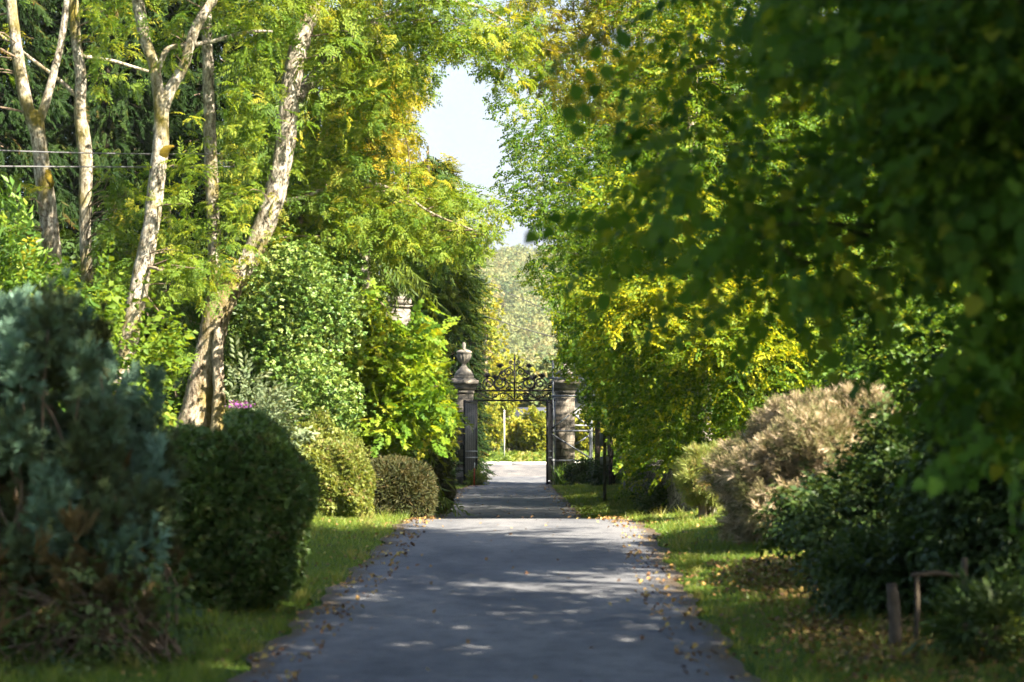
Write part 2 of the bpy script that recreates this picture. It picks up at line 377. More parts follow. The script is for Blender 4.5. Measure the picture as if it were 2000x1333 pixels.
# ------------------------------------------------------------------ leaf sprays
def tpl_join(parts):
    V = []; F = []; L = []; n = 0
    for k, (v, f) in enumerate(parts):
        V.append(v); F.append(np.asarray(f) + n); L.append(np.full(len(v), k)); n += len(v)
    return np.concatenate(V), np.concatenate(F), np.concatenate(L)
def leaf(L, W, fold=0.12, droop=0.15, rnd=False):
    if rnd:
        v = np.array([[0, 0, 0], [.25 * L, .5 * W, fold * W], [.65 * L, .42 * W, fold * W * .8 - droop * L * .4], [L, 0, -droop * L], [.65 * L, -.42 * W, fold * W * .8 - droop * L * .4], [.25 * L, -.5 * W, fold * W]])
        f = [(0, 2, 1), (0, 3, 2), (0, 4, 3), (0, 5, 4)]
    else:
        v = np.array([[0, 0, 0], [.42 * L, .5 * W, fold * W], [L, 0, -droop * L], [.42 * L, -.5 * W, fold * W]]); f = [(0, 2, 1), (0, 3, 2)]
    return v, f
def lobed(L):
    v = np.array([[0, 0, 0], [.1 * L, .38 * L, .04 * L], [.38 * L, .28 * L, .02 * L], [.55 * L, .55 * L, 0], [.68 * L, .2 * L, 0], [L, 0, -.1 * L], [.68 * L, -.2 * L, 0], [.55 * L, -.55 * L, 0], [.38 * L, -.28 * L, .02 * L], [.1 * L, -.38 * L, .04 * L]])
    return v, [(0, i + 1, i) for i in range(1, 9)]
def rot(v, yaw=0, pitch=0, roll=0):
    cy, sy, cp, sp, cr, sr = math.cos(yaw), math.sin(yaw), math.cos(pitch), math.sin(pitch), math.cos(roll), math.sin(roll)
    x, y, z = v[:, 0], v[:, 1], v[:, 2]
    y, z = y * cr - z * sr, y * sr + z * cr
    x, z = x * cp + z * sp, -x * sp + z * cp
    x, y = x * cy - y * sy, x * sy + y * cy
    return np.stack([x, y, z], 1)
U = R.uniform
def spray_broad(L=0.55, nl=15, ll=0.085, lw=0.07, rnd=False, maple=False):
    ps = []; cur = U(0.1, 0.5)
    for i in range(nl):
        t = (i + 1) / nl; sd = 1 if i % 2 else -1
        l = ll * U(0.7, 1.15)
        v, f = lobed(l) if maple else leaf(l, lw * l / ll, U(.05, .3), U(.05, .35), rnd)
        v = rot(v, sd * U(0.5, 1.3) * (1 - .5 * t), U(-0.1, 0.7), U(-.5, .5)) + np.array([t * L, sd * 0.012, -cur * L * t * t * .6])
        ps.append((v, f))
    return tpl_join(ps)
def spray_pinnate(nleaf=5, rach=0.28, pairs=5, ll=0.08, lw=0.028):
    ps = []
    for k in range(nleaf):
        yaw = U(-1.5, 1.5); pit = U(-0.5, 0.5); rl = rach * U(.7, 1.1); dr = U(.3, .9); x0 = U(0, .25)
        sub = []
        for i in range(pairs):
            t = .3 + .7 * i / pairs
            for sd in (1, -1):
                v, f = leaf(ll * U(.8, 1.1), lw, .2, .15)
                v = rot(v, sd * U(.8, 1.15), U(0, .45), U(-.3, .3)) + np.array([t * rl, 0, -dr * rl * t * t * .5]); sub.append((v, f))
        v, f = leaf(ll, lw, .2, .15); sub.append((rot(v, 0, .6) + np.array([rl, 0, -dr * rl * .5]), f))
        for v, f in sub: ps.append((rot(v, yaw, pit) + np.array([x0, 0, 0]), f))
    return tpl_join(ps)
def blade(L, W):
    return np.array([[0, -W * .3, 0], [0, W * .3, 0], [L * .6, W * .5, 0], [L, 0, 0], [L * .6, -W * .5, 0]]), [(0, 4, 1), (1, 4, 2), (4, 3, 2)]
def spray_conifer(L=0.8, n=14, bl=0.22, bw=0.03, hang=0.5):
    ps = []
    for i in range(n):
        t = (i + .5) / n
        for sd in (1, -1):
            l = bl * U(.6, 1.2) * (1.1 - .6 * t)
            v, f = blade(l, bw)
            v = rot(v, sd * U(.5, 1.0), U(.1, .3) + hang * U(.3, 1.3), U(-.6, .6)) + np.array([t * L, 0, -hang * .5 * L * t * t]); ps.append((v, f))
    v, f = blade(bl, bw); ps.append((v + np.array([L, 0, -hang * .5 * L]), f))
    return tpl_join(ps)
def spray_fan(n=18, bl=0.16, bw=0.022, spread=0.8):
    ps = []
    for i in range(n):
        v, f = blade(bl * U(.5, 1.2), bw * U(.7, 1.2))
        ps.append((rot(v, U(-spread, spread), U(-spread, spread), U(-3, 3)) + np.array([U(0, .08), U(-.02, .02), U(-.02, .02)]), f))
    return tpl_join(ps)
def single(L, W, n=3, rnd=False):
    ps = []
    for i in range(n):
        v, f = leaf(L * U(.7, 1.2), W * U(.7, 1.1), U(.05, .3), U(0, .3), rnd)
        ps.append((rot(v, U(-2.5, 2.5), U(-.7, .5), U(-.6, .6)), f))
    return tpl_join(ps)
T = {
    'lime': [spray_broad() for _ in range(5)],
    'limebig': [spray_broad(.6, 15, .105, .09) for _ in range(5)],
    'limenear': [spray_broad(.42, 11, .082, .072, True) for _ in range(6)],
    'maple': [spray_broad(.5, 10, .13, .1, maple=True) for _ in range(5)],
    'ash': [spray_pinnate() for _ in range(6)],
    'spruce': [spray_conifer() for _ in range(4)],
    'thuja': [spray_conifer(.6, 13, .17, .03, .6) for _ in range(4)],
    'cypress': [spray_conifer(.5, 10, .16, .035, .3) for _ in range(4)],
    'yew': [spray_fan(14, .09, .012) for _ in range(4)],
    'juniper': [spray_fan(26, .17, .017, .55) for _ in range(5)],
    'heath': [spray_fan(22, .09, .0065, .9) for _ in range(4)],
    'ivy': [single(.058, .056, 8) for _ in range(4)],
    'hedge': [single(.04, .026, 5) for _ in range(5)],
    'laurel': [spray_broad(.3, 8, .13, .05) for _ in range(4)],
    'bramble': [spray_broad(.3, 9, .065, .05) for _ in range(4)],
    'weed': [single(.14, .05, 6) for _ in range(4)],
    'roadside': [single(.13, .11, 7) for _ in range(4)],
    'far': [single(.8, .7, 6) for _ in range(4)],
}
class Leaves:
    def __init__(s): s.V = []; s.F = []; s.t = []; s.n = 0
    def put(s, kind, pos, d, up=None, scale=1.0, tint=0.45, tvar=0.17, lvar=0.07, sv=0.3, prune=True):
        pos = np.asarray(pos, float); N = len(pos)
        d = np.broadcast_to(np.asarray(d, float), pos.shape)
        if prune:
            nd_ = norm(d) * scale
            k = pruned(pos) & pruned(pos + nd_ * .3) & pruned(pos + nd_ * .55); pos = pos[k]; d = d[k]; up = up[k] if up is not None else None
            if not np.isscalar(tint): tint = np.asarray(tint)[k]
            N = len(pos)
        if N == 0: return s
        tint = np.broadcast_to(np.asarray(tint, float), (N,)) + tvar * R.normal(size=N)
        x = norm(d)
        u = np.array([0, 0, 1.0]) + 0.45 * R.normal(size=(N, 3)) if up is None else up + 0.25 * R.normal(size=(N, 3))
        y = norm(np.cross(u, x)); z = np.cross(x, y)
        B = np.stack([x, y, z], 1)               # rows are axes
        sc = scale * (1 + sv * R.uniform(-1, 1, N))
        var = R.integers(0, len(T[kind]), N)
        for v in range(len(T[kind])):
            m = var == v; c = m.sum()
            if not c: continue
            TV, TF, TL = T[kind][v]
            W = np.einsum('vi,nij->nvj', TV, B[m]) * sc[m][:, None, None] + pos[m][:, None, :]
            lt = R.normal(size=(c, TL.max() + 1)) * lvar
            tt = tint[m][:, None] + lt[:, TL]
            nv = len(TV)
            F = (TF[None] + (np.arange(c) * nv)[:, None, None]).reshape(-1, 3) + s.n
            s.V.append(W.reshape(-1, 3).astype(np.float32)); s.F.append(F.astype(np.int32)); s.t.append(np.clip(tt, 0, 1).reshape(-1).astype(np.float32)); s.n += c * nv
        return s
    def clump(s, kind, centres, per, rad, droop=0.25, flat=1.0, scale=1.0, tint=0.45, ctv=0.12, **kw):
        centres = np.asarray(centres, float); K = len(centres)
        off = R.normal(size=(K, per, 3)) * np.asarray(rad)
        pos = (centres[:, None, :] + off).reshape(-1, 3); off = off.reshape(-1, 3)
        d = norm(off * np.array([1, 1, flat])) + 0.5 * R.normal(size=off.shape) + np.array([0, 0, -droop])
        ct = np.repeat(np.broadcast_to(tint, (K,)) + ctv * R.normal(size=K), per)
        return s.put(kind, pos, d, None, scale, ct, **kw)
    def build(s, name, mat, parent=None, wood=None, woodmat=None):
        V, F, tt = s.V, s.F, s.t; mats = [mat]; nf = sum(len(f) for f in F); mi = np.zeros(nf, np.int32)
        if wood is not None and wood.n:
            F = F + [f + s.n for f in wood.F]; V = V + wood.V; tt = tt + [np.full(wood.n, .5)]; mats.append(woodmat)
            mi = np.concatenate([mi, np.ones(sum(len(f) for f in wood.F), np.int32)])
        return mesh_obj(name, np.concatenate(V), np.concatenate(F), mats, parent, tint=np.concatenate(tt), mi=mi)

def twigs(pairs, r0=0.012, r1=0.004, sag=0.1, sides=4, n=5):
    mb = MB()
    for a, b in pairs:
        ab = np.array([np.asarray(a) + (np.asarray(b) - a) * f for f in (.4, .6, .8, 1.0)], float)
        if not pruned(ab).all(): continue
        a = np.asarray(a, float); b = np.asarray(b, float); L = np.linalg.norm(b - a)
        t = np.linspace(0, 1, n)[:, None]
        p = a + (b - a) * t + np.array([0, 0, 1]) * (sag * L * np.sin(t * math.pi)) + R.normal(size=(n, 3)) * 0.03 * L * (t * (1 - t) * 4)
        mb.tube(p, np.linspace(r0, r1, n), sides, cap=False)
    return mb
def link_branches(trunk_pts, centres, k, r=0.03, lift=0.12):
    """limbs from the nearest lower trunk point out to a choice of leaf clumps"""
    tp = np.asarray(trunk_pts, float); out = []
    idx = R.choice(len(centres), min(k, len(centres)), replace=False)
    for c in centres[idx]:
        dd = np.linalg.norm(tp - c, axis=1) + np.where(tp[:, 2] > c[2], 3 * (tp[:, 2] - c[2]), 0)
        out.append((tp[dd.argmin()], c))
    return out
def dense(pts, m=8):
    return smooth_path(np.asarray(pts, float), np.ones(len(pts)), m)[0]

exec_order = []
# ================================================================== SETTING
def grid(xs, ys, zf):
    X, Yg = np.meshgrid(xs, ys); V = np.stack([X.ravel(), Yg.ravel(), zf(X, Yg).ravel()], 1)
    nx = len(xs); i = np.arange(len(ys) - 1)[:, None] * nx + np.arange(nx - 1)[None]
    i = i.ravel(); F = np.concatenate([np.stack([i, i + 1, i + 1 + nx], 1), np.stack([i, i + 1 + nx, i + nx], 1)])
    return V, F
gx = np.unique(np.concatenate([np.linspace(-10, 10, 101), np.linspace(-60, 60, 61), np.array([-700, -400, -200, 200, 400, 700.])]))
gy = np.unique(np.concatenate([np.linspace(-40, 150, 381), np.linspace(150, 260, 23), np.array([300, 500, 900, 1200.])]))
V, F = grid(gx, gy, lambda x, y: ground_z(x, y) - 0.02)
tag(mesh_obj('ground', V, F, M['ground'], smooth=True), kind='structure')
ys = np.linspace(-38, 118.6, 500); nU = 33
L_ = np.interp(ys, EY, EL); R_ = np.interp(ys, EY, ER)
wl = 0.05 * np.sin(ys * 2.3) + 0.04 * np.sin(ys * 5.1 + 1); wr = 0.05 * np.sin(ys * 1.9 + 2) + 0.04 * np.sin(ys * 4.7)
V = []; tt = []
for k in range(nU):
    u = k / (nU - 1); x = (L_ - 0.12 + wl) * (1 - u) + (R_ + 0.12 + wr) * u
    V.append(np.stack([x, ys, np.maximum(road_z(ys) + 0.012 * (1 - (2 * u - 1) ** 2), ground_z(x, ys) + 0.0) + 0.004], 1)); tt.append(np.full(len(ys), np.clip((abs(2 * u - 1) - 0.72) / 0.28, 0, 1)))
V = np.stack(V, 1).reshape(-1, 3); tt = np.stack(tt, 1).ravel()
i = (np.arange(len(ys) - 1)[:, None] * nU + np.arange(nU - 1)[None]).ravel()
F = np.concatenate([np.stack([i, i + 1, i + 1 + nU], 1), np.stack([i, i + 1 + nU, i + nU], 1)])
tag(mesh_obj('driveway', V, F, M['asphalt'], tint=tt, smooth=True), kind='structure')
V, F = grid(np.linspace(-60, 60, 121), np.linspace(118.4, 133, 12), lambda x, y: road_z(y) + 0.010)
tag(mesh_obj('road', V, F, M['mainroad'], smooth=True), kind='structure')
kb = MB()
for k in range(60):
    kb.box((-59 + 2 * k, 133.2, road_z(133) + 0.02), (1.97, 0.2, 0.24))
tag(kb.build('kerb', M['render']), kind='structure')
# hill
hx = np.linspace(-400, 400, 81); hy = np.linspace(440, 1195, 60)
def hill_z(x, y):
    s_ = np.clip((y - 450) / 650, 0, 1); s_ = s_ * s_ * (3 - 2 * s_)
    return 1.2 + s_ * (70 + 8 * np.sin(x / 70 + 0.6)) + np.where(s_ > 0, 1.2 * np.sin(x / 17) * np.sin(y / 23), 0) * s_
V, F = grid(hx, hy, hill_z); tag(mesh_obj('hill', V, F, M['ground'], smooth=True), kind='structure')

# ------------------------------------------------------------------ grass, litter
def blades(n, x0, x1, y0, y1, h, w, tint):
    y = U(y0, y1, n); x = U(x0, x1, n)
    l = np.interp(y, EY, EL); r = np.interp(y, EY, ER)
    nz = 0.18 * np.sin(y * 1.3) * np.sin(y * 0.47 + x)
    ok = ((x < l - 0.02 + nz * .5 - U(0, .25, n)) | (x > r + 0.02 + nz * .5 + U(0, .2, n))); x, y = x[ok], y[ok]; n = len(x)
    patch = np.sin(x * 2.1 + 1.3 * np.sin(y * .8)) * np.sin(y * 1.1 + np.sin(x * 1.7)) 
    ok = U(0, 1, n) < 0.75 + 0.5 * patch; x, y, patch = x[ok], y[ok], patch[ok]; n = len(x)
    z = ground_z(x, y) - 0.02; a = U(0, 2 * math.pi, n); hh = h * U(.5, 1.3, n)
    lean = R.normal(size=(n, 2)) * hh[:, None] * .5
    b = np.stack([x, y, z], 1); dx = np.stack([np.cos(a), np.sin(a), np.zeros(n)], 1) * w
    tip = b + np.concatenate([lean, hh[:, None]], 1)
    V = np.stack([b - dx, b + dx, tip], 1).reshape(-1, 3); F = np.arange(3 * n).reshape(-1, 3)
    return V, F, np.repeat(np.clip(tint - 0.1 * patch + .17 * R.normal(size=n), 0, 1), 3)
def tufts(n, x0, x1, y0, y1):
    cx, cy = U(x0, x1, n), U(y0, y1, n); keep = (cx < np.interp(cy, EY, EL) - .1) | (cx > np.interp(cy, EY, ER) + .1); cx, cy = cx[keep], cy[keep]; n = len(cx); m = 36
    x = (cx[:, None] + R.normal(size=(n, m)) * .05).ravel(); y = (cy[:, None] + R.normal(size=(n, m)) * .05).ravel()
    h = np.repeat(U(.07, .2, n), m) * U(.5, 1.2, n * m); ln = R.normal(size=(n * m, 2)) * h[:, None] * .45; a = U(0, 6.28, n * m)
    b = np.stack([x, y, ground_z(x, y) - .02], 1); dx = np.stack([np.cos(a), np.sin(a), 0 * a], 1) * .006
    V = np.stack([b - dx, b + dx, b + np.concatenate([ln, h[:, None]], 1)], 1).reshape(-1, 3)
    return V, np.arange(len(V)).reshape(-1, 3), np.repeat(np.clip(np.repeat(U(.3, .9, n), m) + .1 * R.normal(size=n * m), 0, 1), 3)
gs = [tufts(170, -4.5, -1.4, 15, 46), tufts(220, 1.4, 4.6, 15, 50), tufts(120, 1.5, 5, 52, 100), blades(70000, -5.0, -1.4, 14, 30, .06, .004, .35), blades(60000, 1.4, 4.6, 13, 30, .06, .004, .38), blades(50000, -7, -1.4, 30, 47, .07, .006, .5),
      blades(45000, 1.5, 5.0, 30, 52, .07, .006, .42), blades(50000, 1.4, 6.0, 52, 103, .09, .010, .35), blades(16000, -5.5, -1.5, 47, 104, .08, .010, .4)]
V = np.concatenate([g[0] for g in gs]); n = 0; Fs = []
for g in gs: Fs.append(g[1] + n); n += len(g[0])
tag(mesh_obj('grass', V, np.concatenate(Fs), M['grass'], tint=np.concatenate([g[2] for g in gs])), 'short green lawn grass on the verges beside the drive', 'grass', kind='stuff')
lf = Leaves(); n = 5000
y = np.concatenate([U(13, 46, n), U(50, 104, n // 2)]); side = R.random(len(y)) < .5
edge = np.where(side, np.interp(y, EY, EL), np.interp(y, EY, ER)); sg = np.where(side, -1, 1)
cl_ = np.sin(y * 2.7) * np.sin(y * .9 + 1) + np.sin(y * 6.1) * .5
kp = R.random(len(y)) < .45 + .45 * cl_; y, edge, sg = y[kp], edge[kp], sg[kp]
x = edge + sg * (np.abs(R.normal(size=len(y))) ** 1.4 * .75 - .35)
x2 = U(2.2, 4.6, 4200); y2 = U(14, 27, 4200); x3 = U(-1.7, 1.7, 350); y3 = U(14, 100, 350)
x = np.concatenate([x, x2, x3]); y = np.concatenate([y, y2, y3])
x4 = 2.75 + .35 * R.normal(size=3200); y4 = U(17, 27, 3200)
x = np.concatenate([x, x4]); y = np.concatenate([y, y4])
z = np.maximum(ground_z(x, y) - .005, np.where((x > np.interp(y, EY, EL)) & (x < np.interp(y, EY, ER)), road_z(y) + .02, -9)) + U(0.003, .03, len(x))
a = U(0, 6.28, len(x))
T['litter'] = [single(.05, .038, 1) for _ in range(4)]
lf.put('litter', np.stack([x, y, z], 1), np.stack([np.cos(a), np.sin(a), 0 * a], 1), np.tile([0, 0, 1.], (len(x), 1)), 1.0, .5, .28, prune=False)
tag(lf.build('fallen_leaves', M['fallen']), 'brown and yellow fallen leaves scattered along the edges of the drive', 'leaves', kind='stuff')

# ================================================================== GATE
PXM = FPX / 105.0
def pier(name, px, label, seen_urn=True):
    X = (px - CX) / PXM; Y = 105.2; z0 = float(road_z(105))
    t = thing(name, (X, Y, z0), label, 'gate pier', 'stone piers of the gateway')
    MB().box((X, Y, z0 + .32), (.98, .98, .72)).box((X, Y, z0 + .71), (.92, .92, .06), taper=.93).build('plinth', M['ashlar'], t)
    MB().box((X, Y, z0 + 2.35), (.82, .82, 3.22)).build('shaft', M['ashlar'], t)
    c = MB().box((X, Y, z0 + 4.02), (.90, .90, .12)).box((X, Y, z0 + 4.22), (.92, .92, .28), taper=1.28).box((X, Y, z0 + 4.44), (1.28, 1.28, .16)).box((X, Y, z0 + 4.56), (1.18, 1.18, .08), taper=.85)
    c.build('cornice', M['carved'], t)
    u = MB().box((X, Y, z0 + 4.66), (.86, .86, .13)).lathe((X, Y, z0 + 4.72), [(.40, 0, 0), (.41, .08, 0), (.36, .16, 0), (.30, .24, 0), (.22, .31, 0), (.14, .40, 0), (.09, .47, 0), (.11, .50, 0), (.08, .53, 0)], 24).build('urn_base', M['carved'], t, True)
    prof = [(.09, 0, 0), (.13, .05, .5), (.22, .15, 1), (.28, .28, 1), (.30, .40, 1), (.29, .44, 0), (.335, .47, 0), (.345, .52, 0), (.31, .56, 0), (.24, .60, 0), (.12, .64, 0), (.06, .67, 0), (.075, .71, 0), (.08, .80, 0), (.07, .90, 0), (.03, .95, 0)]
    MB().lathe((X, Y, z0 + 5.24), prof, 48, .10, 12).build('urn', M['carved'], t, True)
    return t
pier('stone_pier', 906, 'stone gate pier with fluted urn on top, left of the gateway')
pier('stone_pier', 1104, 'stone gate pier wrapped in scaffolding, right of the gateway')

GZ = float(road_z(105))
def leaf_gate(hx, ang, label):
    """solid boarded iron leaf hinged at (hx,104.7) and swung open towards the camera"""
    L = 1.72; H = 3.62; t = thing('gate_leaf', (hx, 104.72, GZ), label, 'gate', 'open leaves of the gate')
    d = np.array([math.cos(ang), math.sin(ang), 0]); o = np.array([hx, 104.72, GZ])
    at = lambda s_, z: o + d * s_ + np.array([0, 0, z])
    fr = MB()
    for s_ in (0.04, L - .04): fr.box(at(s_, H / 2 + .03), (.09, .08, H), ang)
    for z in (.10, H - .05): fr.box(at(L / 2, z), (L - .17, .07, .1), ang)
    fr.build('frame', M['iron'], t)
    pn = MB(); nb = 11; w = (L - .2) / nb
    for k in range(nb): pn.box(at(.1 + w * (k + .5), 1.86), (w * .93, .03 if k % 2 else .04, H - .32), ang)
    pn.build('board_panel', M['gateboard'], t)
    for z in (1.18, 1.45):
        MB().box(at(L / 2, z), (L - .05, .12, .05), ang).build('rail', M['steel'], t)
    for z in (.5, 2.9):
        MB().tube([at(-.10, z), at(.06, z)], .035, 8).build('hinge', M['iron'], t)
    return t
leaf_gate((931 - CX) / PXM, math.radians(-107), 'black boarded gate leaf standing open beside the left urn pier')
leaf_gate((1076.5 - CX) / PXM, math.radians(-97), 'black gate leaf seen edge on against the scaffolding')

def opx(dx, py, Y=104.98): return np.array([(1005 + dx - CX) / PXM * Y / 105, Y, EYE - (py - HY) / FPX * Y])
def spiral(cx, cy, r, a0, turns, end=.18, n=26):
    t = np.linspace(0, 1, n); a = a0 + turns * 2 * math.pi * t; rr = r * (1 - (1 - end) * t)
    return [(cx + rr[k] * math.cos(a[k]), cy + rr[k] * math.sin(a[k])) for k in range(n)]
ow = thing('iron_overthrow', opx(0, 782), 'black wrought iron scrollwork arch spanning between the gate piers', 'gate overthrow')
for py in (763.5, 782.5):
    MB().box(opx(-0.5, py), (160 / PXM, .07, .075)).build('crossbar', M['iron'], ow)
MB().tube([opx(0, 783), opx(0, 705)], .034, 8).tube([opx(0, 705), opx(0, 700), opx(0, 698), opx(0, 691)], [.034, .06, .03, .008], 8).build('finial', M['iron'], ow)
sc = MB(); r_ = .027
def stroke(pts, r=r_): sc.tube([opx(a, b) for a, b in pts], r, 5)
for s_ in (1, -1):
    f = lambda pts: [(s_ * a, b) for a, b in pts]
    stroke(f([(2, 747), (10, 749), (16, 746)] + spiral(30, 748, 13, math.pi * 1.1, -1.6)), .032)
    stroke(f([(22, 742), (30, 736), (38, 742), (41, 752), (36, 760), (28, 761)]), .04)
    stroke(f([(56, 761), (62, 757)] + spiral(50, 749, 11.5, .2, -1.5)), .03)
    stroke(f(spiral(70, 755, 7, -2.6, 1.4)))
    stroke(f([(2, 735)] + spiral(12, 727, 9.5, 2.4, 1.7)))
    stroke(f(spiral(23, 731, 7, .4, -1.4)))
    stroke(f([(6, 716), (14, 720), (24, 727), (32, 735), (40, 742)]), .036)
    stroke(f([(1, 713), (5, 712)] + spiral(7, 708, 4, 1.2, -1.4, .3, 16)), .02)
    stroke(f([(3, 757), (12, 755), (17, 761)])); stroke(f(spiral(11, 757, 5, 0, 1.3)))
    for (cx, cy, n, l) in ((28, 716, 6, 8), (54, 736, 7, 9), (20, 742, 5, 6), (40, 737, 5, 7)):
        for k in range(n):
            a = -2.9 + k * 2.7 / (n - 1); q = [(cx, cy + 3), (cx + l * .6 * math.cos(a), cy + l * .6 * math.sin(a)), (cx + l * math.cos(a), cy + l * math.sin(a))]
            sc.tube([opx(s_ * u, v) for u, v in q], [.016, .03, .008], 5)
sc.build('scrollwork', M['iron'], ow)
sc = MB()
for s_ in (1, -1):
    f = lambda pts: [(s_ * a, b) for a, b in pts]
    stroke(f([(2, 780), (12, 771), (22, 767), (32, 771), (44, 779), (56, 776), (66, 768), (76, 766)]), .028)
    for cx, r, a0, tr in ((10, 6, 1, 1.4), (22, 6.5, 2, -1.5), (38, 5.5, -1, 1.4), (53, 6, 1, -1.4), (68, 5.5, 0, 1.4)): stroke(f(spiral(cx, 773, r, a0, tr)), .02)
sc.build('scroll_band', M['iron'], ow)

# scaffold round the right pier
st = thing('scaffold', ((1118 - CX) / PXM, 105, GZ), 'grey tubular steel scaffold erected around the right gate pier', 'scaffolding')
def sp(px, py, Y): return P(px, py, Y)
for px, top, Y in ((1080, 704, 104.2), (1084, 752, 106.3), (1152, 788, 104.4), (1155.5, 775, 106.2), (1123, 688, 104.25)):
    b = sp(px, top, Y); z0 = float(ground_z(b[0], Y)) if px != 1123 else b[2] - 1.2
    MB().tube([(b[0], Y, z0), b], .04, 8).build('standard', M['steel'], st)
for (a, b, Y) in (((1077, 774), (1130, 774), 104.15), ((1077, 842), (1158, 842), 104.15), ((1077, 900), (1156, 900), 104.15), ((1077, 830), (1158, 832), 106.35), ((1072, 739), (1140, 741), 104.12)):
    MB().tube([sp(*a, Y), sp(*b, Y)], .04, 8).build('ledger', M['steel'], st)
for (a, b, Y) in (((1077, 838), (1112, 811), 104.08), ((1077, 848), (1164, 902), 104.08), ((1110, 926), (1166, 898), 104.08), ((1123, 812), (1156, 838), 106.4), ((1125, 868), (1152, 850), 106.4), ((1118, 808), (1138, 790), 104.1)):
    MB().tube([sp(*a, Y), sp(*b, Y)], .036, 8).build('brace', M['steel'], st)
for px in (1080, 1152):
    for py in (842, 900):
        MB().box(sp(px, py, 104.17), (.13, .13, .13)).build('coupler', M['steel'], st)

# posts by the gate
def post(name, px, py0, py1, Y, w, mat, label, cat, lean=0):
    a = P(px, py0, Y); b = P(px + lean, py1, Y); a[2] = float(ground_z(a[0], Y)) - .05
    o = thing(name, (a[0], Y, a[2]), label, cat)
    MB().tube([a, (a + b) / 2 + np.array([.01, 0, 0]), b], [w, w * .95, w * .85], 10, .03).build('shaft', mat, o, True)
    MB().tube([b, b + np.array([0, 0, .05])], [w * .9, w * .4], 10).build('cap', mat, o)
    return o
post('timber_post', 1167, 945, 800, 99, .12, M['timber'], 'thick dark timber post just right of the scaffold', 'post')
post('timber_post', 1196, 930, 846, 92, .13, M['darkbark'], 'dark leaning stump of a post near the end of the stone wall', 'post', -6)
sg = thing('sign_post', (*P(1181, 985, 70)[:2], float(ground_z(P(1181, 985, 70)[0], 70))), 'slim mossy sign post with grey plates on the right lawn', 'sign')
b = P(1181, 845, 70); MB().tube([(b[0], 70, float(ground_z(b[0], 70)) - .05), b], .05, 10).tube([b, b + np.array([0, 0, .04])], [.055, .03], 10).build('post', M['greenpost'], sg)
for (x0, x1, y0, y1, Y) in ((1171.5, 1179, 846, 872, 70.09), (1185, 1191, 852, 872, 70.09), (1172, 1190, 892, 908, 70.09)):
    a = P(x0, y0, Y); c = P(x1, y1, Y); MB().box((a + c) / 2, (abs(c[0] - a[0]), .02, abs(a[2] - c[2]))).build('plate', M['signback'], sg)
mk = thing('marker_post', P(927, 940, 102.2), 'small red and white marker stick leaning by the open gate leaf', 'marker')
a = P(926, 945, 101.9); a[2] = float(road_z(102)) ; MB().tube([a, P(926.5, 915, 102)], .022, 8).build('red_stick', M['red'], mk)
MB().tube([P(926.5, 915, 102), P(927, 904, 102)], .024, 8).build('white_tip', M['white'], mk)

# stone wall on the right lawn edge: built of coursed rubble
def rubble_wall(name, pts, h0, h1, thick, label, seed=0):
    p = dense(pts, 10); n = len(p); t = thing(name, (*p[n // 2][:2], float(ground_z(*p[n // 2][:2]))), label, 'wall')
    tang = norm(np.gradient(p, axis=0)); nrm = np.stack([-tang[:, 1], tang[:, 0]], 1)
    nv = 14; V = []
    for k in range(n):
        h = h0 + (h1 - h0) * k / (n - 1) + .05 * R.normal(); g = float(ground_z(p[k, 0], p[k, 1])) - .1
        prof = [(-.5 - .04, 0)] + [(-.5, j / 6) for j in range(1, 7)] + [(0, 1.04)] + [(.5, 1 - j / 6) for j in range(0, 6)]
        for (s_, z) in prof[:nv]:
            jit = .035 * R.normal(size=3); V.append([p[k, 0] + nrm[k, 0] * s_ * thick + jit[0], p[k, 1] + nrm[k, 1] * s_ * thick + jit[1], g + (h + .1) * z + jit[2] * .4])
    i = (np.arange(n - 1)[:, None] * nv + np.arange(nv - 1)[None]).ravel()
    F = np.concatenate([np.stack([i, i + 1, i + 1 + nv], 1), np.stack([i, i + 1 + nv, i + nv], 1)])
    e = [(0, k, k + 1) for k in range(1, nv - 1)] + [((n - 1) * nv, (n - 1) * nv + k + 1, (n - 1) * nv + k) for k in range(1, nv - 1)]
    mesh_obj('masonry', V, np.concatenate([F, e]), M['rubble'], t)
    return t
rubble_wall('stone_wall', [(4.5, 99, 0), (4.25, 85, 0), (3.9, 68, 0), (3.6, 55, 0), (3.45, 46, 0), (3.4, 39, 0)], 1.25, .8, .5, 'low mossy rubble stone wall running along the right lawn to the gate')
a = P(1388, 1030, 37.5); sb = thing('stone_bollard', (a[0], 37.5, float(ground_z(a[0], 37.5)) - .05), 'small square stone post at the crest under the pale shrub', 'stone post')
MB().box((a[0], 37.5, a[2] + .14), (.17, .17, .55), .2, .9).box((a[0], 37.5, a[2] + .42), (.155, .155, .04), .2, .6).build('block', M['carved'], sb)

# lodge chimney in the trees
q = P(775, 620, 95)
lo = thing('gate_lodge', (-6.2, 98, .3), 'pale stone lodge chimney showing above the maple left of the gate', 'house')
MB().box((-7.2, 98.5, 2.2), (6.5, 6, 4.2)).build('wall', M['ashlar'], lo)
V = [(-10.7, 95.2, 4.25), (-3.7, 95.2, 4.25), (-3.7, 101.8, 4.25), (-10.7, 101.8, 4.25), (-10.3, 98.5, 6.6), (-4.1, 98.5, 6.6)]
mesh_obj('roof', V, [(0, 1, 5), (0, 5, 4), (2, 3, 4), (2, 4, 5), (1, 2, 5), (3, 0, 4), (0, 3, 2), (0, 2, 1)], M['slate'], lo)
ch = MB().box((q[0], 96.2, 6.0), (.72, .72, 2.7), .5).build('chimney', M['carved'], lo)
MB().box((q[0], 96.2, 7.26), (.86, .86, .08), .5).box((q[0], 96.2, 7.41), (.82, .82, .22), .5, 1.2).box((q[0], 96.2, 7.58), (1.0, 1.0, .12), .5, .9).build('chimney_cap', M['carved'], ch)

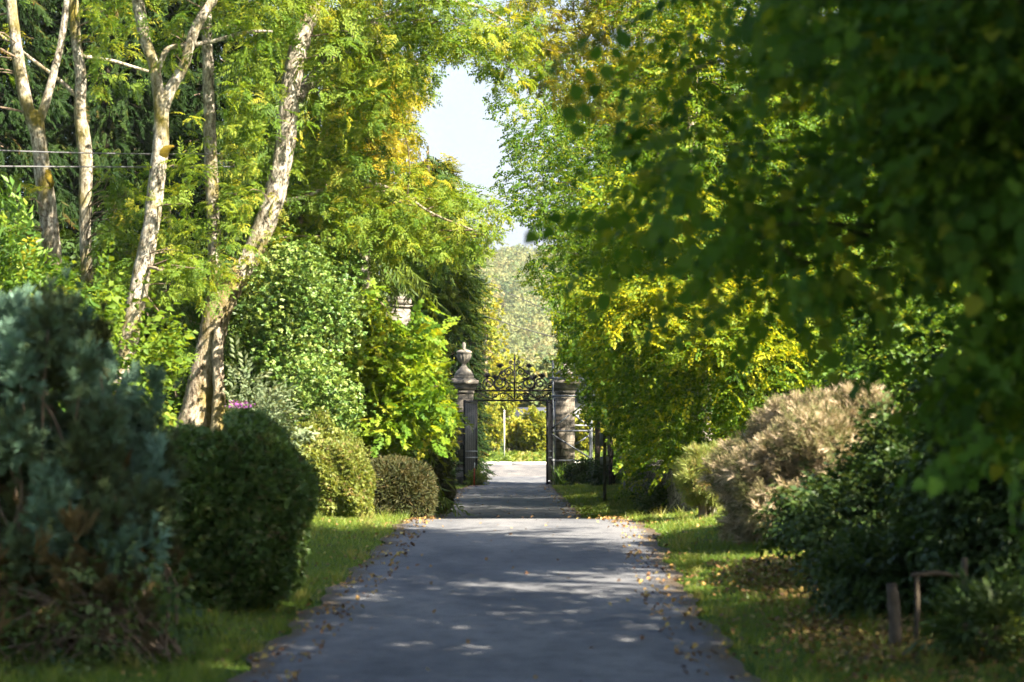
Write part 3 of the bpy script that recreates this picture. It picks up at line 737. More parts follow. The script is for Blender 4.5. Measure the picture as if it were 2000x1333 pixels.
# beyond the road
a = P(985, 882, 141); a[2] = float(ground_z(a[0], 141))
pl = thing('white_pole', a, 'slim white pole standing on the far verge beyond the gateway', 'pole')
MB().tube([a, P(985, 804, 141)], .04, 8).build('shaft', M['white'], pl); MB().tube([P(985, 804, 141), P(985, 801, 141)], [.07, .02], 8).build('cap', M['white'], pl)
hs = thing('shed', (1.3, 166, 1.4), 'small dark roofed building behind the hedge across the road', 'shed')
MB().box((1.45, 166.5, 2.2), (3.0, 3, 2.0)).build('wall', M['timber'], hs)
V = [(-.35, 164.6, 3.35), (3.2, 164.6, 3.35), (3.2, 168.4, 3.35), (-.35, 168.4, 3.35), (-.2, 166.5, 4.2), (3.0, 166.5, 4.2)]
MB().box((1.42, 164.62, 3.3), (3.6, .06, .09)).build('fascia', M['white'], hs)
mesh_obj('roof', V, [(0, 1, 5), (0, 5, 4), (2, 3, 4), (2, 4, 5), (1, 2, 5), (3, 0, 4), (0, 3, 2), (0, 2, 1)], M['slate'], hs)
ht = thing('cottage', (6.2, 172, 1.4), 'pale rendered cottage glimpsed beside the scaffold beyond the road', 'house')
MB().box((6.6, 172, 2.9), (4.6, 5, 3.4)).build('wall', M['render'], ht)
V = [(4.0, 169.2, 4.6), (9.2, 169.2, 4.6), (9.2, 174.8, 4.6), (4.0, 174.8, 4.6), (4.4, 172, 6.6), (8.8, 172, 6.6)]
mesh_obj('roof', V, [(0, 1, 5), (0, 5, 4), (2, 3, 4), (2, 4, 5), (1, 2, 5), (3, 0, 4), (0, 3, 2), (0, 2, 1)], M['slate'], ht)
wn = MB().box((5.6, 169.49, 3.2), (1.0, .06, 1.1)).build('window', M['glass'], ht)
MB().box((5.6, 169.46, 2.6), (1.2, .14, .08)).build('sill', M['white'], wn)
# cables
def cable(a, b, sag, r, mat, label):
    t = np.linspace(0, 1, 24)[:, None]; p = np.asarray(a) + (np.asarray(b) - a) * t - np.array([0, 0, 1]) * sag * 4 * t * (1 - t)
    o = MB().tube(p, r, 6).build('overhead_cable', mat); tag(o, label, 'cable', 'overhead cables'); return o
cable(P(-500, 262, 41), P(480, 300, 47), .12, .013, M['cable'], 'upper of the two grey cables strung past the left tree trunks')
cable(P(-500, 318, 41), P(480, 326, 47), .03, .014, M['cable'], 'lower of the two grey cables strung past the left tree trunks')
cable(P(700, 500, 128), P(1400, 690, 128), 1.5, .03, M['darkcable'], 'dark cable sagging across the gap above the gate')
cable(P(700, 420, 136), P(1400, 720, 136), .8, .02, M['darkcable'], 'thin dark cable crossing higher in the gap before the hill')

# ================================================================== TREES, LEFT
TRK = 0.9
def px_path(pts, Y):
    """[(px,py,width px[,dY])] -> points, radii"""
    p = []; r = []
    for a in pts:
        y = Y + (a[3] if len(a) > 3 else 0); p.append(P(a[0], a[1], y)); r.append(a[2] * TRK / 2 / FPX * y)
    return p, r
def limb(name, pts, Y, mat, parent, wob=.04, sides=14, sub=5):
    p, r = px_path(pts, Y); o = MB().tube(p, r, sides, wob, sub).build(name, mat, parent, True); return o, dense(p)

def tree_root(name, px, Y, label, cat='tree', group=None):
    x = (px - CX) / FPX * Y
    return thing(name, (x, Y, float(ground_z(x, Y)) - .1), label, cat, group)
def gpy(px, Y):     # picture height of the ground at this place
    x = (px - CX) / FPX * Y
    return HY - (float(ground_z(x, Y)) - .15 - EYE) / Y * FPX

AG = 'pale barked ash trees on the left'
# A: forked slim trunk, far left
tA = tree_root('ash_tree', 112, 48, 'slim ash forking in two high up, at the far left edge', group=AG)
limb('trunk', [(116, gpy(116, 48), 46), (112, 700, 42), (104, 520, 38), (92, 400, 38), (84, 345, 38), (78, 290, 33), (68, 235, 36), (60, 222, 30)], 48, M['ashbark'], tA)
limb('limb', [(66, 245, 28), (50, 195, 28), (38, 130, 26), (28, 60, 24), (20, -10, 23), (5, -120, 20), (-10, -300, 14)], 48, M['ashbark'], tA)
limb('limb', [(72, 245, 22), (88, 205, 20), (106, 140, 17), (118, 90, 15), (126, 40, 14), (131, -10, 13), (150, -200, 8)], 48, M['ashbark'], tA)
limb('burl', [(88, 335, 24, -.02), (94, 348, 22, -.08), (100, 358, 14, -.1), (99, 372, 4, -.04)], 48, M['moss'], tA, sub=3)
# B
tB = tree_root('ash_tree', 178, 50, 'thin upright ash trunk, second from the left edge', group=AG)
limb('trunk', [(180, gpy(180, 50), 34), (176, 700, 32), (171, 560, 26), (166, 430, 26), (168, 330, 30), (163, 270, 32), (156, 220, 26), (158, 150, 24), (150, 90, 22), (143, 0, 22), (136, -160, 18), (128, -320, 12)], 50, M['ashbark'], tB)
limb('limb', [(150, 190, 10), (120, 160, 9), (60, 115, 8), (-10, 60, 6)], 50, M['ashbark'], tB)
limb('limb', [(160, 110, 9, 1), (220, 120, 8, 1.2), (290, 140, 6, 1.5)], 50, M['ashbark'], tB)
# C
tC = tree_root('ash_tree', 180, 44, 'leaning ash with a mossy stub where it forks, beside the blue conifer', group=AG)
limb('trunk', [(180, gpy(180, 44), 62), (205, 830, 50), (232, 740, 42), (256, 640, 42), (272, 560, 41), (290, 470, 38), (301, 400, 36), (309, 330, 36), (314, 280, 35), (316, 220, 32), (318, 195, 30)], 44, M['ashbark'], tC)
limb('limb', [(314, 215, 30), (307, 165, 24), (298, 120, 24), (284, 80, 24), (274, 30, 26), (268, -10, 26), (262, -120, 22), (240, -320, 12)], 44, M['ashbark'], tC)
limb('limb', [(318, 212, 28), (330, 180, 26), (346, 152, 24), (361, 125, 22), (368, 100, 22), (380, 60, 22), (402, 20, 22), (425, -20, 20), (470, -160, 14), (500, -300, 8)], 44, M['ashbark'], tC)
limb('limb', [(303, 150, 14), (313, 128, 13), (324, 100, 12), (345, 90, 10), (378, 88, 10), (420, 80, 9), (455, 70, 8), (490, 62, 7), (532, 62, 5)], 44, M['ashbark'], tC)
limb('stub', [(316, 304, 26, -.03), (324, 294, 20, -.1), (332, 288, 11, -.15), (340, 286, 3, -.18)], 44, M['moss'], tC, sub=3)
limb('dead_branch', [(285, 524, 9), (300, 524, 8, -.3), (316, 529, 6, -.5)], 44, M['paletwig'], tC)
# D: big twin trunk
tD = tree_root('ash_tree', 360, 46, 'stout twin trunked ash with a mossy leaning base in front of the ivy tree', group=AG)
pD = []
o, d = limb('trunk', [(350, gpy(350, 46), 100), (366, 880, 80), (385, 800, 66), (396, 740, 62), (408, 690, 58), (420, 630, 58), (432, 585, 66), (450, 555, 62), (470, 530, 46)], 46, M['mossbark'], tD, .05, 18)
limb('buttress', [(420, gpy(420, 45.5), 46), (424, 850, 34), (428, 760, 26), (424, 690, 26), (428, 640, 20)], 45.7, M['mossbark'], tD, .06)
o, d = limb('limb', [(440, 575, 46), (475, 530, 46), (500, 480, 44), (520, 430, 48), (536, 385, 48), (548, 335, 44), (556, 290, 44), (562, 235, 44), (566, 180, 42), (577, 120, 40), (590, 70, 42), (606, 20, 42), (630, -60, 34), (660, -200, 24), (690, -330, 12)], 46, M['ashbark'], tD, .05, 16)
pD.append(d)
o, d = limb('limb', [(428, 600, 40), (422, 540, 32), (418, 480, 30), (416, 420, 28), (413, 350, 28), (411, 280, 27), (408, 200, 25), (406, 120, 24), (404, 60, 22), (400, -40, 20), (390, -250, 12)], 46.6, M['ashbark'], tD, .05)
o, d = limb('limb', [(582, 190, 30, .4), (600, 170, 30, .6), (625, 140, 28, .8), (655, 112, 26, 1), (690, 80, 22, 1.2), (730, 48, 20, 1.4), (780, 22, 16, 1.6), (850, 5, 12, 1.8), (930, 12, 8, 2.0), (985, 40, 5, 2)], 46, M['ashbark'], tD, .05)
pD.append(d)
limb('limb', [(655, 112, 14, 1), (680, 70, 14, 1.1), (705, 30, 13, 1.2), (740, -60, 9, 1.3)], 46, M['ashbark'], tD)
o, d = limb('limb', [(535, 395, 14, .1), (575, 390, 10, .3), (602, 382, 9, .5), (640, 368, 8, .7), (700, 352, 8, 1.6), (770, 372, 7, 1.4), (800, 388, 7, 1), (850, 420, 5, .6), (950, 460, 3, .6)], 46, M['ashbark'], tD)
pD.append(d); pD = np.concatenate(pD)

# ash crowns: loose pinnate foliage hung about the limbs
def ash_crown(t, polys, pts, mat='ash', tint=.45, name='crown'):
    L = Leaves(); allc = []
    for poly, Y0, Y1, K, per in polys:
        c = region(poly, Y0, Y1, K); c = c[pruned(c)]
        L.clump('ash', c, per, (.28, .28, .2), .35, .6, 1.0, tint, .13); allc.append(c)
    c = np.concatenate(allc); tw = link_branches(pts, c, min(len(c), 60))
    return L.build(name, M[mat], t, twigs(tw, .016, .005, .05), M['twig'])
ash_crown(tA, [([(-120, 330), (60, 380), (240, 440), (250, 560), (120, 600), (-120, 560)], 46, 48.5, 46, 8), ([(-150, -200), (40, -200), (30, 40), (-150, 250)], 46, 50, 24, 8)], dense(px_path([(104, 520, 1), (84, 345, 1), (60, 222, 1), (20, 0, 1)], 48)[0]))
ash_crown(tB, [([(170, 330), (300, 330), (290, 560), (190, 620), (150, 420)], 46.5, 49.5, 30, 7), ([(160, -150), (260, -150), (250, 160), (170, 190)], 47, 50, 20, 8)], dense(px_path([(171, 560, 1), (168, 330, 1), (156, 220, 1), (143, 0, 1)], 50)[0]))
ash_crown(tC, [([(330, 20), (560, -60), (560, 200), (430, 260), (340, 180)], 43, 45.5, 30, 8), ([(335, 300), (420, 330), (430, 560), (330, 560)], 43, 45.5, 26, 8), ([(200, -200), (560, -250), (560, -40), (210, -40)], 42, 46, 50, 9),
               ([(250, 640), (350, 600), (350, 780), (260, 800)], 43, 44.5, 6, 6)], dense(px_path([(272, 560, 1), (309, 330, 1), (318, 195, 1), (346, 152, 1), (402, 20, 1), (470, -160, 1)], 44)[0]))
ash_crown(tD, [([(470, 130), (545, 190), (520, 400), (440, 520), (380, 480), (430, 320)], 44, 46.8, 36, 8), ([(590, 240), (700, 260), (820, 380), (940, 380), (975, 430), (940, 480), (760, 500), (620, 510), (520, 520), (490, 560), (540, 420)], 46, 49, 105, 9),
               ([(600, 60), (780, 40), (840, 90), (780, 230), (680, 260), (600, 200)], 45, 48, 60, 8), ([(620, -200), (980, -200), (985, 90), (880, 100), (760, 60), (640, 30)], 45, 49, 80, 9), ([(440, -120), (600, -150), (570, 90), (450, 180)], 44, 46, 30, 8),
               ([(880, 10), (1020, 10), (1010, 120), (960, 200), (900, 110)], 46, 48, 26, 7)], pD, tint=.5)
# a second layer: autumn coloured ash behind, against the sky
tE = tree_root('ash_tree', 720, 56, 'ash with orange tinged autumn leaves against the pale sky', group=AG)
pE = px_path([(720, gpy(720, 56), 40), (716, 700, 34), (708, 400, 30), (716, 200, 26), (735, 60, 20), (750, -80, 12)], 56)
MB().tube(pE[0], pE[1], 12, .05, 5).build('trunk', M['ashbark'], tE, True)
ash_crown(tE, [([(690, 130), (840, 100), (850, 200), (800, 230), (770, 300), (700, 330), (670, 250)], 53, 58, 90, 8), ([(640, 260), (780, 290), (830, 360), (780, 420), (660, 420)], 53, 57, 40, 8)], dense(pE[0]), 'ash_autumn', .5)

# ---------------- conifers
def conifer(name, px, Y, top_py, spread, n, kind, mat, label, group=None, polys=None, tint=.4, droop=.5, scale=1.0, bare=.0, width=34, trunkmat='darkbark', base_frac=.02, tvar=.16):
    t = tree_root(name, px, Y, label, group=group)
    x = (px - CX) / FPX * Y; g = float(ground_z(x, Y)); H = EYE - (top_py - HY) / FPX * Y - g
    MB().tube([(x, Y, g - .1), (x + .05, Y, g + H * .5), (x, Y, g + H)], [width / 2 / FPX * Y, width / 3.2 / FPX * Y, .03], 10, .04, 5).build('trunk', M[trunkmat], t, True)
    z = base_frac + (1 - base_frac) * (1 - np.sqrt(R.random(n))) if spread[1] < .4 else U(base_frac, 1, n)
    rr = spread[0] * (1 - z) ** .75 + spread[1]
    a = U(0, 2 * math.pi, n); tiers = .75 + .25 * np.sin(z * H * 5 + 2 * np.sin(a * 2 + px))
    f = np.sqrt(U(.25, 1, n)); r = rr * f * tiers
    pos = np.stack([x + r * np.cos(a), Y + r * np.sin(a), g + z * H - droop * .35 * r], 1)
    d = np.stack([np.cos(a), np.sin(a), -droop * np.ones(n)], 1) + .35 * R.normal(size=(n, 3))
    L = Leaves().put(kind, pos, d, None, scale, tint, tvar)
    idx = R.choice(n, min(n, 110), replace=False)
    L.build('crown', M[mat], t, twigs([((x, Y, pos[k, 2] + droop * .3 * r[k] + .1), pos[k]) for k in idx], .03, .008, .03), M['twig' if not bare else 'paletwig'])
    return t
DG = 'dark conifers standing behind the ash trees'
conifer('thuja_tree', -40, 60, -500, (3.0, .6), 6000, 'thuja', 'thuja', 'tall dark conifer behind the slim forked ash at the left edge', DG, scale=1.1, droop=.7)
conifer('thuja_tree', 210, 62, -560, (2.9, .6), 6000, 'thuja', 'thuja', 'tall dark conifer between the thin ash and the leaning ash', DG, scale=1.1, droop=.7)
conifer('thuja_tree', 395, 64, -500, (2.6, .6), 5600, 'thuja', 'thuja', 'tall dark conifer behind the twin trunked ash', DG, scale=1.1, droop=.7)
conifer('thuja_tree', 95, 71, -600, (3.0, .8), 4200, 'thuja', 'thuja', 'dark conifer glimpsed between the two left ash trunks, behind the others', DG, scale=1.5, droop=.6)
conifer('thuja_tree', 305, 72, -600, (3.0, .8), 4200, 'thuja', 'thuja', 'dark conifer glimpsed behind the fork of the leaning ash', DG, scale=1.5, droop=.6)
conifer('spruce_tree', 610, 58, -260, (3.3, .25), 3000, 'spruce', 'spruce', 'big drooping spruce with sunlit yellow green boughs in the middle of the left bank', scale=1.3, droop=.8, tint=.5, bare=1)
conifer('spruce_tree', 836, 66, 285, (2.1, .15), 1800, 'spruce', 'spruce', 'smaller spruce whose bough tips poke into the sky gap', scale=1.1, droop=.5, tint=.36, base_frac=.32)
conifer('spruce_tree', 330, 52, 380, (2.0, .3), 900, 'spruce', 'spruce', 'shaggy low spruce with bare dead twigs behind the leaning ash', scale=1.0, droop=.8, tint=.42, bare=1)
conifer('cypress_tree', 846, 88, 315, (1.9, .45), 4200, 'cypress', 'cypress', 'golden green cypress rising behind the left urn pier', scale=1.0, droop=.1, tint=.5, base_frac=.2)
conifer('cypress_tree', 845, 80, 400, (2.0, .3), 2600, 'cypress', 'cypress', 'green cypress around the lodge chimney', scale=1.0, droop=.2, tint=.36, base_frac=.2)
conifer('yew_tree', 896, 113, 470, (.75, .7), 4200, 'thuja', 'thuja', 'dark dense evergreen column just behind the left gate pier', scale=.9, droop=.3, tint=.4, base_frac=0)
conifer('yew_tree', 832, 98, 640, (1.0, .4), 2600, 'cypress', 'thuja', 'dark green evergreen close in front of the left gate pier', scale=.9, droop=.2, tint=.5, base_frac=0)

# ---------------- ivy tree
tI = tree_root('ivy_tree', 560, 48, 'old trunk smothered in glossy sunlit ivy behind the twin ash')
pI = px_path([(575, gpy(575, 48), 60), (570, 760, 52), (560, 600, 46), (570, 480, 40), (590, 380, 26)], 48)
MB().tube(pI[0], pI[1], 12, .05, 5).build('trunk', M['darkbark'], tI, True)
L = Leaves()
for poly, Y0, Y1, K in (([(500, 520), (560, 470), (640, 520), (640, 640), (600, 720), (540, 760), (500, 700), (480, 600)], 44.6, 47.4, 100), ([(580, 700), (660, 720), (690, 800), (640, 880), (590, 860), (560, 780)], 43.6, 46, 64), ([(560, 500), (700, 520), (700, 640), (640, 700), (580, 700)], 45.5, 48, 50)):
    L.clump('ivy', region(poly, Y0, Y1, K), 42, (.2, .2, .22), .3, 1, 1.0, .5, .16)
L.build('ivy', M['ivy'], tI)
# ivy climbing trunk D (belongs to the ivy growing on that ash)
L = Leaves(); tt = U(0, 1, 900); pp = dense(px_path([(425, 860, 1), (430, 760, 1), (436, 660, 1), (455, 580, 1), (500, 500, 1)], 45.6)[0], 200)
tt = tt[:260]; pos = pp[(tt * (len(pp) - 1)).astype(int)] + R.normal(size=(260, 3)) * np.array([.1, .1, .12]) + np.array([.12, -.1, 0])
L.put('ivy', pos, R.normal(size=(260, 3)) + np.array([.3, -1, -.2]), None, .8, .5); L.build('ivy', M['ivy'], tD)

# ---------------- maple
tM = tree_root('maple_tree', 740, 52, 'low spreading maple with bright green lobed leaves left of the drive')
pM = px_path([(735, gpy(735, 52), 40), (738, 860, 32), (745, 760, 26), (750, 660, 16), (752, 600, 8)], 52)
MB().tube(pM[0], pM[1], 12, .04, 5).build('trunk', M['darkbark'], tM, True)
L = Leaves()
cM = []
for poly, Y0, Y1, K in (([(640, 640), (700, 590), (760, 590), (800, 640), (850, 680), (880, 740), (895, 800), (860, 850), (760, 870), (690, 860), (660, 760)], 49, 53.5, 150), ([(640, 560), (760, 570), (760, 620), (660, 680)], 50, 54, 28), ([(880, 770), (925, 790), (920, 820), (880, 830)], 52, 54, 6)):
    c = region(poly, Y0, Y1, K); cM.append(c)
    L.clump('maple', c, 13, (.42, .42, .06), .15, .1, .95, .45, .16)
cM = np.concatenate(cM)
L.build('crown', M['maple'], tM, twigs(link_branches(dense(pM[0]), cM, 60), .02, .005, .06), M['twig'])

# ---------------- hanging brown-orange conifer spray between ivy and maple
conifer('cypress_tree', 665, 51, 560, (.9, .2), 500, 'spruce', 'cypress', 'small weeping cypress with rusty fronds between ivy and maple', scale=.9, droop=1.6, tint=.75, tvar=.25)

# ---------------- shrubs
def shrub(name, px, Y, rx, ry, z0, z1, n, kind, mat, label, cat='shrub', scale=1.0, tint=.45, tvar=.15, upb=.3, power=2.6, skew=0, lump=.12, group=None, inner=.72, droop=0, bottom=.0, prune=True, top_x=0, stems=8, stemmat='twig', extra=None, base=None):
    """superellipsoid body of leaves, with stems"""
    x = (px - CX) / FPX * Y; g = float(ground_z(x, Y)) if base is None else base
    t = thing(name, (x, Y, g - .02), label, cat, group)
    d = R.normal(size=(n, 3)); d /= (np.abs(d) ** power).sum(1)[:, None] ** (1 / power)
    f = (inner ** 3 + (1 - inner ** 3) * R.random(n)) ** (1 / 3)
    lum = 1 + lump * (np.sin(d[:, 0] * 5 + px) * np.sin(d[:, 2] * 6 + Y) + .6 * np.sin(d[:, 1] * 9 + d[:, 0] * 7))
    cz = (z0 + z1) / 2; hz = (z1 - z0) / 2
    p = d * (f * lum)[:, None] * np.array([rx, ry, hz]); p[:, 0] += skew * p[:, 2] + top_x * np.maximum(0, p[:, 2])
    pos = p + np.array([x, Y, g + cz]); k = pos[:, 2] > np.asarray(ground_z(pos[:, 0], pos[:, 1])) + .03
    pos = pos[k]; d = d[k]
    nd = norm(d * np.array([1 / rx, 1 / ry, 1 / hz])) 
    L = Leaves().put(kind, pos, nd + .6 * R.normal(size=nd.shape) + np.array([0, 0, upb - droop]), None, scale, tint, tvar, prune=prune)
    if extra: extra(L, x, Y, g)
    tw = []
    for s_ in range(stems):
        a = U(0, 6.28); k = R.integers(0, len(pos)); tw.append(((x + .25 * rx * math.cos(a), Y + .25 * ry * math.sin(a), g - .05), x * 0 + np.array([x, Y, g + cz]) * .25 + pos[k] * .75))
    L.build('foliage', M[mat], t, twigs(tw, .03, .008, .03), M[stemmat])
    MB().tube([(x, Y, g - .08), (x + .03, Y, g + cz * .5), (x, Y + .02, g + cz)], [.05, .04, .02], 8, .05, 3).build('stem', M[stemmat], t, True)
    return t
CH = 'clipped hedges and bushes along the left verge'
def shoots(n, rx, ry, z1, kind='bramble', sc=.55):
    def f(L, x, Y, g):
        a = U(0, 6.28, n); t = U(.1, 1.0, n) ** .5
        p = np.stack([x + rx * .97 * t * np.cos(a), Y + ry * .97 * t * np.sin(a), g + z1 * (.5 + .5 * np.sqrt(np.clip(1 - t ** 3, 0, 1))) - .03], 1)
        L.put(kind, p, np.stack([.5 * np.cos(a), .5 * np.sin(a), .7 + 0 * a], 1) + .3 * R.normal(size=(n, 3)), None, sc, .6, .15)
    return f
# blue conifer: upright feathery plumes
xB = (165 - CX) / FPX * 18; gB = float(ground_z(xB, 18))
tB2 = thing('juniper_bush', (xB, 18, gB), 'big feathery blue green conifer bush at the lower left', 'bush')
L = Leaves(); L2 = Leaves()
cB = region([(0, 625), (70, 610), (130, 620), (180, 650), (210, 710), (230, 760), (290, 740), (290, 800), (325, 860), (330, 920), (300, 960), (310, 1030), (270, 1080), (200, 1100), (-200, 1130), (-250, 640)], 17.1, 19.2, 210)
L.clump('juniper', cB, 62, (.055, .05, .085), -1.0, 1, .5, .46, .3, tvar=.1)
c2 = region([(-200, 860), (150, 860), (300, 920), (290, 1120), (180, 1200), (-200, 1220)], 18.0, 19.2, 80)
L2.clump('juniper', c2, 11, (.14, .14, .16), -.8, 1, .9, .45, .2)
c3 = region([(-200, 1080), (300, 1060), (350, 1130), (250, 1200), (-200, 1250)], 17.0, 18.0, 26)
L2.clump('juniper', c3, 8, (.12, .12, .16), -.8, 1, .9, .4, .25)
L.build('foliage', M['blue'], tB2, twigs([((xB + U(-.5, .7), 18.2 + U(-.4, .4), gB - .05), c) for c in cB[:90]], .022, .006, -.04, n=6), M['twig']); L2.build('dead_foliage', M['brown'], tB2)
MB().tube([(xB, 18.2, gB - .1), (xB + .05, 18.2, gB + .8), (xB, 18.25, gB + 1.8)], [.09, .07, .03], 9, .06, 4).build('stem', M['twig'], tB2, True)
L = Leaves().clump('bramble', region([(-150, 1150), (330, 1120), (360, 1230), (250, 1290), (-150, 1330)], 16.8, 17.8, 24), 11, (.1, .1, .12), .1, 1, 1.0, .7, .15)
wd = thing('bramble', (xB, 17, gB), 'leafy green brambles scrambling under the blue conifer bush', 'undergrowth plant')
L.build('foliage', M['bramble'], wd, twigs([((xB + U(-.8, .8), 17.2, gB - .03), c) for c in region([(-150, 1150), (330, 1120), (250, 1290)], 16.6, 17.6, 25)], .006, .003, .1), M['twig'])

shrub('hedge_bush', 446, 22.0, .74, .95, -.1, 1.74, 34000, 'hedge', 'hedge', 'large rounded clipped dark hedge beside the blue conifer', 'hedge', 1.2, .47, .22, .2, 2.3, group=CH, inner=.74, lump=.07, stems=40, extra=shoots(170, .74, .95, 1.74))
shrub('hedge_bush', 662, 38.5, .51, .9, -.1, 1.17, 16000, 'hedge', 'palehedge', 'pale sunlit clipped hedge with rosy twigs at the edge of the lawn', 'hedge', 1.3, .5, .2, .2, 3.0, group=CH, inner=.8, lump=.09, stems=60, skew=-.12, extra=shoots(120, .51, .9, 1.17), stemmat='paletwig')
shrub('yew_bush', 768, 47, .72, 1.0, -.06, 1.16, 9000, 'yew', 'yew', 'smooth brownish clipped yew dome beyond the pale hedge', 'bush', 1.1, .5, .16, .1, 3.0, group=CH, inner=.85, lump=.02, stems=30)
shrub('yew_bush', 838, 60, .5, .9, 0, 1.55, 7000, 'yew', 'yew', 'taller dark yew bush behind the brownish dome', 'bush', 1.4, .35, .18, .1, 2.6, group=CH, inner=.8, lump=.08, stems=20)
shrub('evergreen_bush', 866, 93, .44, .8, 0, 3.2, 7000, 'yew', 'thuja', 'narrow dark evergreen bush tight against the left gate pier', 'bush', 2.0, .5, .15, .2, 2.4, group=CH, inner=.75, lump=.1, stems=12)
shrub('evergreen_bush', 600, 42.5, .8, .8, 0, 1.7, 9000, 'hedge', 'palehedge', 'leafy yellow green bush rising behind the pale clipped hedge', 'bush', 1.7, .45, .2, .2, 2.2, group=CH, inner=.6, lump=.2, stems=20)
shrub('evergreen_bush', 712, 56, 1.2, 1.2, 0, 2.2, 9000, 'hedge', 'bramble', 'shady green bush under the maple behind the yew dome', 'bush', 2.2, .5, .2, .1, 2.2, group=CH, inner=.5, lump=.2, stems=12)
bd = shrub('buddleia', 480, 40, .8, .6, .2, 2.3, 800, 'laurel', 'silver', 'silvery leaved buddleia with one purple flower above the dark hedge', 'shrub', .9, .5, .15, .5, 2.0, inner=.3, lump=.25, stems=20)
fl = Leaves(); T['petal'] = [single(.03, .02, 5) for _ in range(3)]
b = P(468, 792, 39.5); fl.put('petal', b + R.normal(size=(90, 3)) * np.array([.1, .03, .035]), R.normal(size=(90, 3)), None, .9, .5); fl.build('blossom', M['purple'], bd)
LG = 'leafy shrubs under the ash trees'
shrub('laurel_shrub', 20, 41, 1.3, 1, 0, 4.6, 2600, 'laurel', 'laurel', 'tall laurel like shrub at the left edge above the blue conifer', 'shrub', 1.3, .5, .2, .2, 2.2, group=LG, inner=.3, lump=.3, stems=20)
shrub('laurel_shrub', 215, 42, 1.1, .9, 0, 4.0, 1300, 'bramble', 'ash', 'light green shrub between the thin ash and the leaning ash', 'shrub', 2.2, .4, .18, .2, 2.0, group=LG, inner=.3, lump=.3, stems=20)
shrub('laurel_shrub', 330, 49, 1.0, .8, 0, 3.2, 1200, 'laurel', 'laurel', 'shaded leafy shrub behind the foot of the leaning ash', 'shrub', 1.2, .35, .2, .1, 2.0, group=LG, inner=.3, lump=.3, stems=40, stemmat='paletwig')
shrub('laurel_shrub', 100, 54, 2.2, 1, 0, 5.5, 2600, 'bramble', 'bramble', 'dark thicket behind the slim forked ash', 'shrub', 3.0, .5, .2, .1, 2.0, group=LG, inner=.3, lump=.3, stems=40, stemmat='paletwig')
shrub('laurel_shrub', 400, 55, 2.0, 1, 0, 4.8, 2600, 'bramble', 'bramble', 'dark thicket of dead twigs behind the twin trunked ash', 'shrub', 3.0, .5, .2, .1, 2.0, group=LG, inner=.3, lump=.3, stems=90, stemmat='paletwig')

# ================================================================== TREES, RIGHT
def lime(name, px, Y, path, crowns, mat, label, kind='lime', scale=1.0, tint=.4, trunkmat='darkbark', limbs=40, flat=.45, group=None, rad=(.45, .45, .13), droop=.22, twr=.03, tipclusters=None, prune=True, base=None):
    t = tree_root(name, px, Y, label, group=group)
    p, r = px_path([(px, gpy(px, Y), path[0][2])] + path[1:], Y)
    MB().tube(p, r, 14, .05, 5).build('trunk', M[trunkmat], t, True)
    L = Leaves(); cs = []
    for poly, Y0, Y1, K, per, tn in crowns:
        c = region(poly, Y0, Y1, K) if isinstance(poly, list) else ball(*poly, K)
        if prune: c = c[pruned(c)]
        yl = tn > .6
        L.clump(kind, c, per, (.38, .38, .07) if yl else rad, .02 if yl else droop, .2 if yl else flat, scale, tn + .03 * yl, .12 if yl else .16, prune=prune, tvar=.09, lvar=.13); cs.append(c)
    c = np.concatenate(cs)
    L.build('crown', M[mat], t, twigs(link_branches(dense(p), c, limbs), twr, .006, .04, 5, 6), M[trunkmat])
    return t
RG = 'lime trees overhanging the right side of the drive'
lime('lime_tree', 1530, 54, [(1530, 0, 60), (1535, 700, 50), (1520, 400, 44), (1500, 100, 34), (1490, -250, 14)],
     [([(1190, 330), (1150, 450), (1190, 570), (1160, 660), (1240, 720), (1240, 800), (1330, 950), (1440, 930), (1500, 800), (1700, 800), (2050, 830), (2050, 250), (1600, 200), (1300, 260)], 48, 54, 880, 12, .4),
      ([(1300, 260), (2050, 250), (2050, -150), (1260, -150)], 49, 56, 460, 12, .45),
      ([(1200, 560), (1350, 540), (1530, 560), (1500, 700), (1330, 700), (1180, 660)], 47, 48.5, 60, 12, .68), ([(1180, 350), (1330, 330), (1420, 440), (1300, 470)], 47, 49, 22, 11, .66)],  # front clusters: sunlight painted in as a yellower leaf tint
     'lime', 'broad lime tree with patches of sunlit yellow leaves right of the crest', limbs=110, group=RG)
lime('lime_tree', 1330, 76, [(1330, 0, 48), (1330, 700, 40), (1300, 450, 32), (1260, 200, 22), (1240, -50, 10)],
     [([(1010, 200), (965, 320), (1000, 420), (1060, 470), (1000, 490), (990, 510), (1040, 560), (1080, 610), (1090, 700), (1135, 730), (1140, 780), (1185, 850), (1235, 900), (1330, 960), (1400, 900), (1420, 500), (1300, 100), (1100, 90)], 66, 84, 620, 13, .36),
      ([(1060, 560), (1250, 560), (1400, 940), (1330, 985), (1230, 900), (1150, 800), (1090, 690)], 62, 72, 240, 12, .4)],
     'lime', 'tall green lime tree leaning out over the gateway scaffold', limbs=130, group=RG, rad=(.55, .55, .16))
lime('lime_tree', 1420, 94, [(1420, 0, 40), (1420, 600, 32), (1400, 300, 20), (1390, 100, 8)],
     [([(1100, 300), (1120, 560), (1130, 700), (1180, 800), (1300, 880), (1600, 880), (1600, 100), (1200, 150)], 90, 99, 520, 13, .4)],
     'lime', 'farther lime tree deep behind the two overhanging ones', limbs=50, group=RG, rad=(.7, .7, .25), scale=1.3)
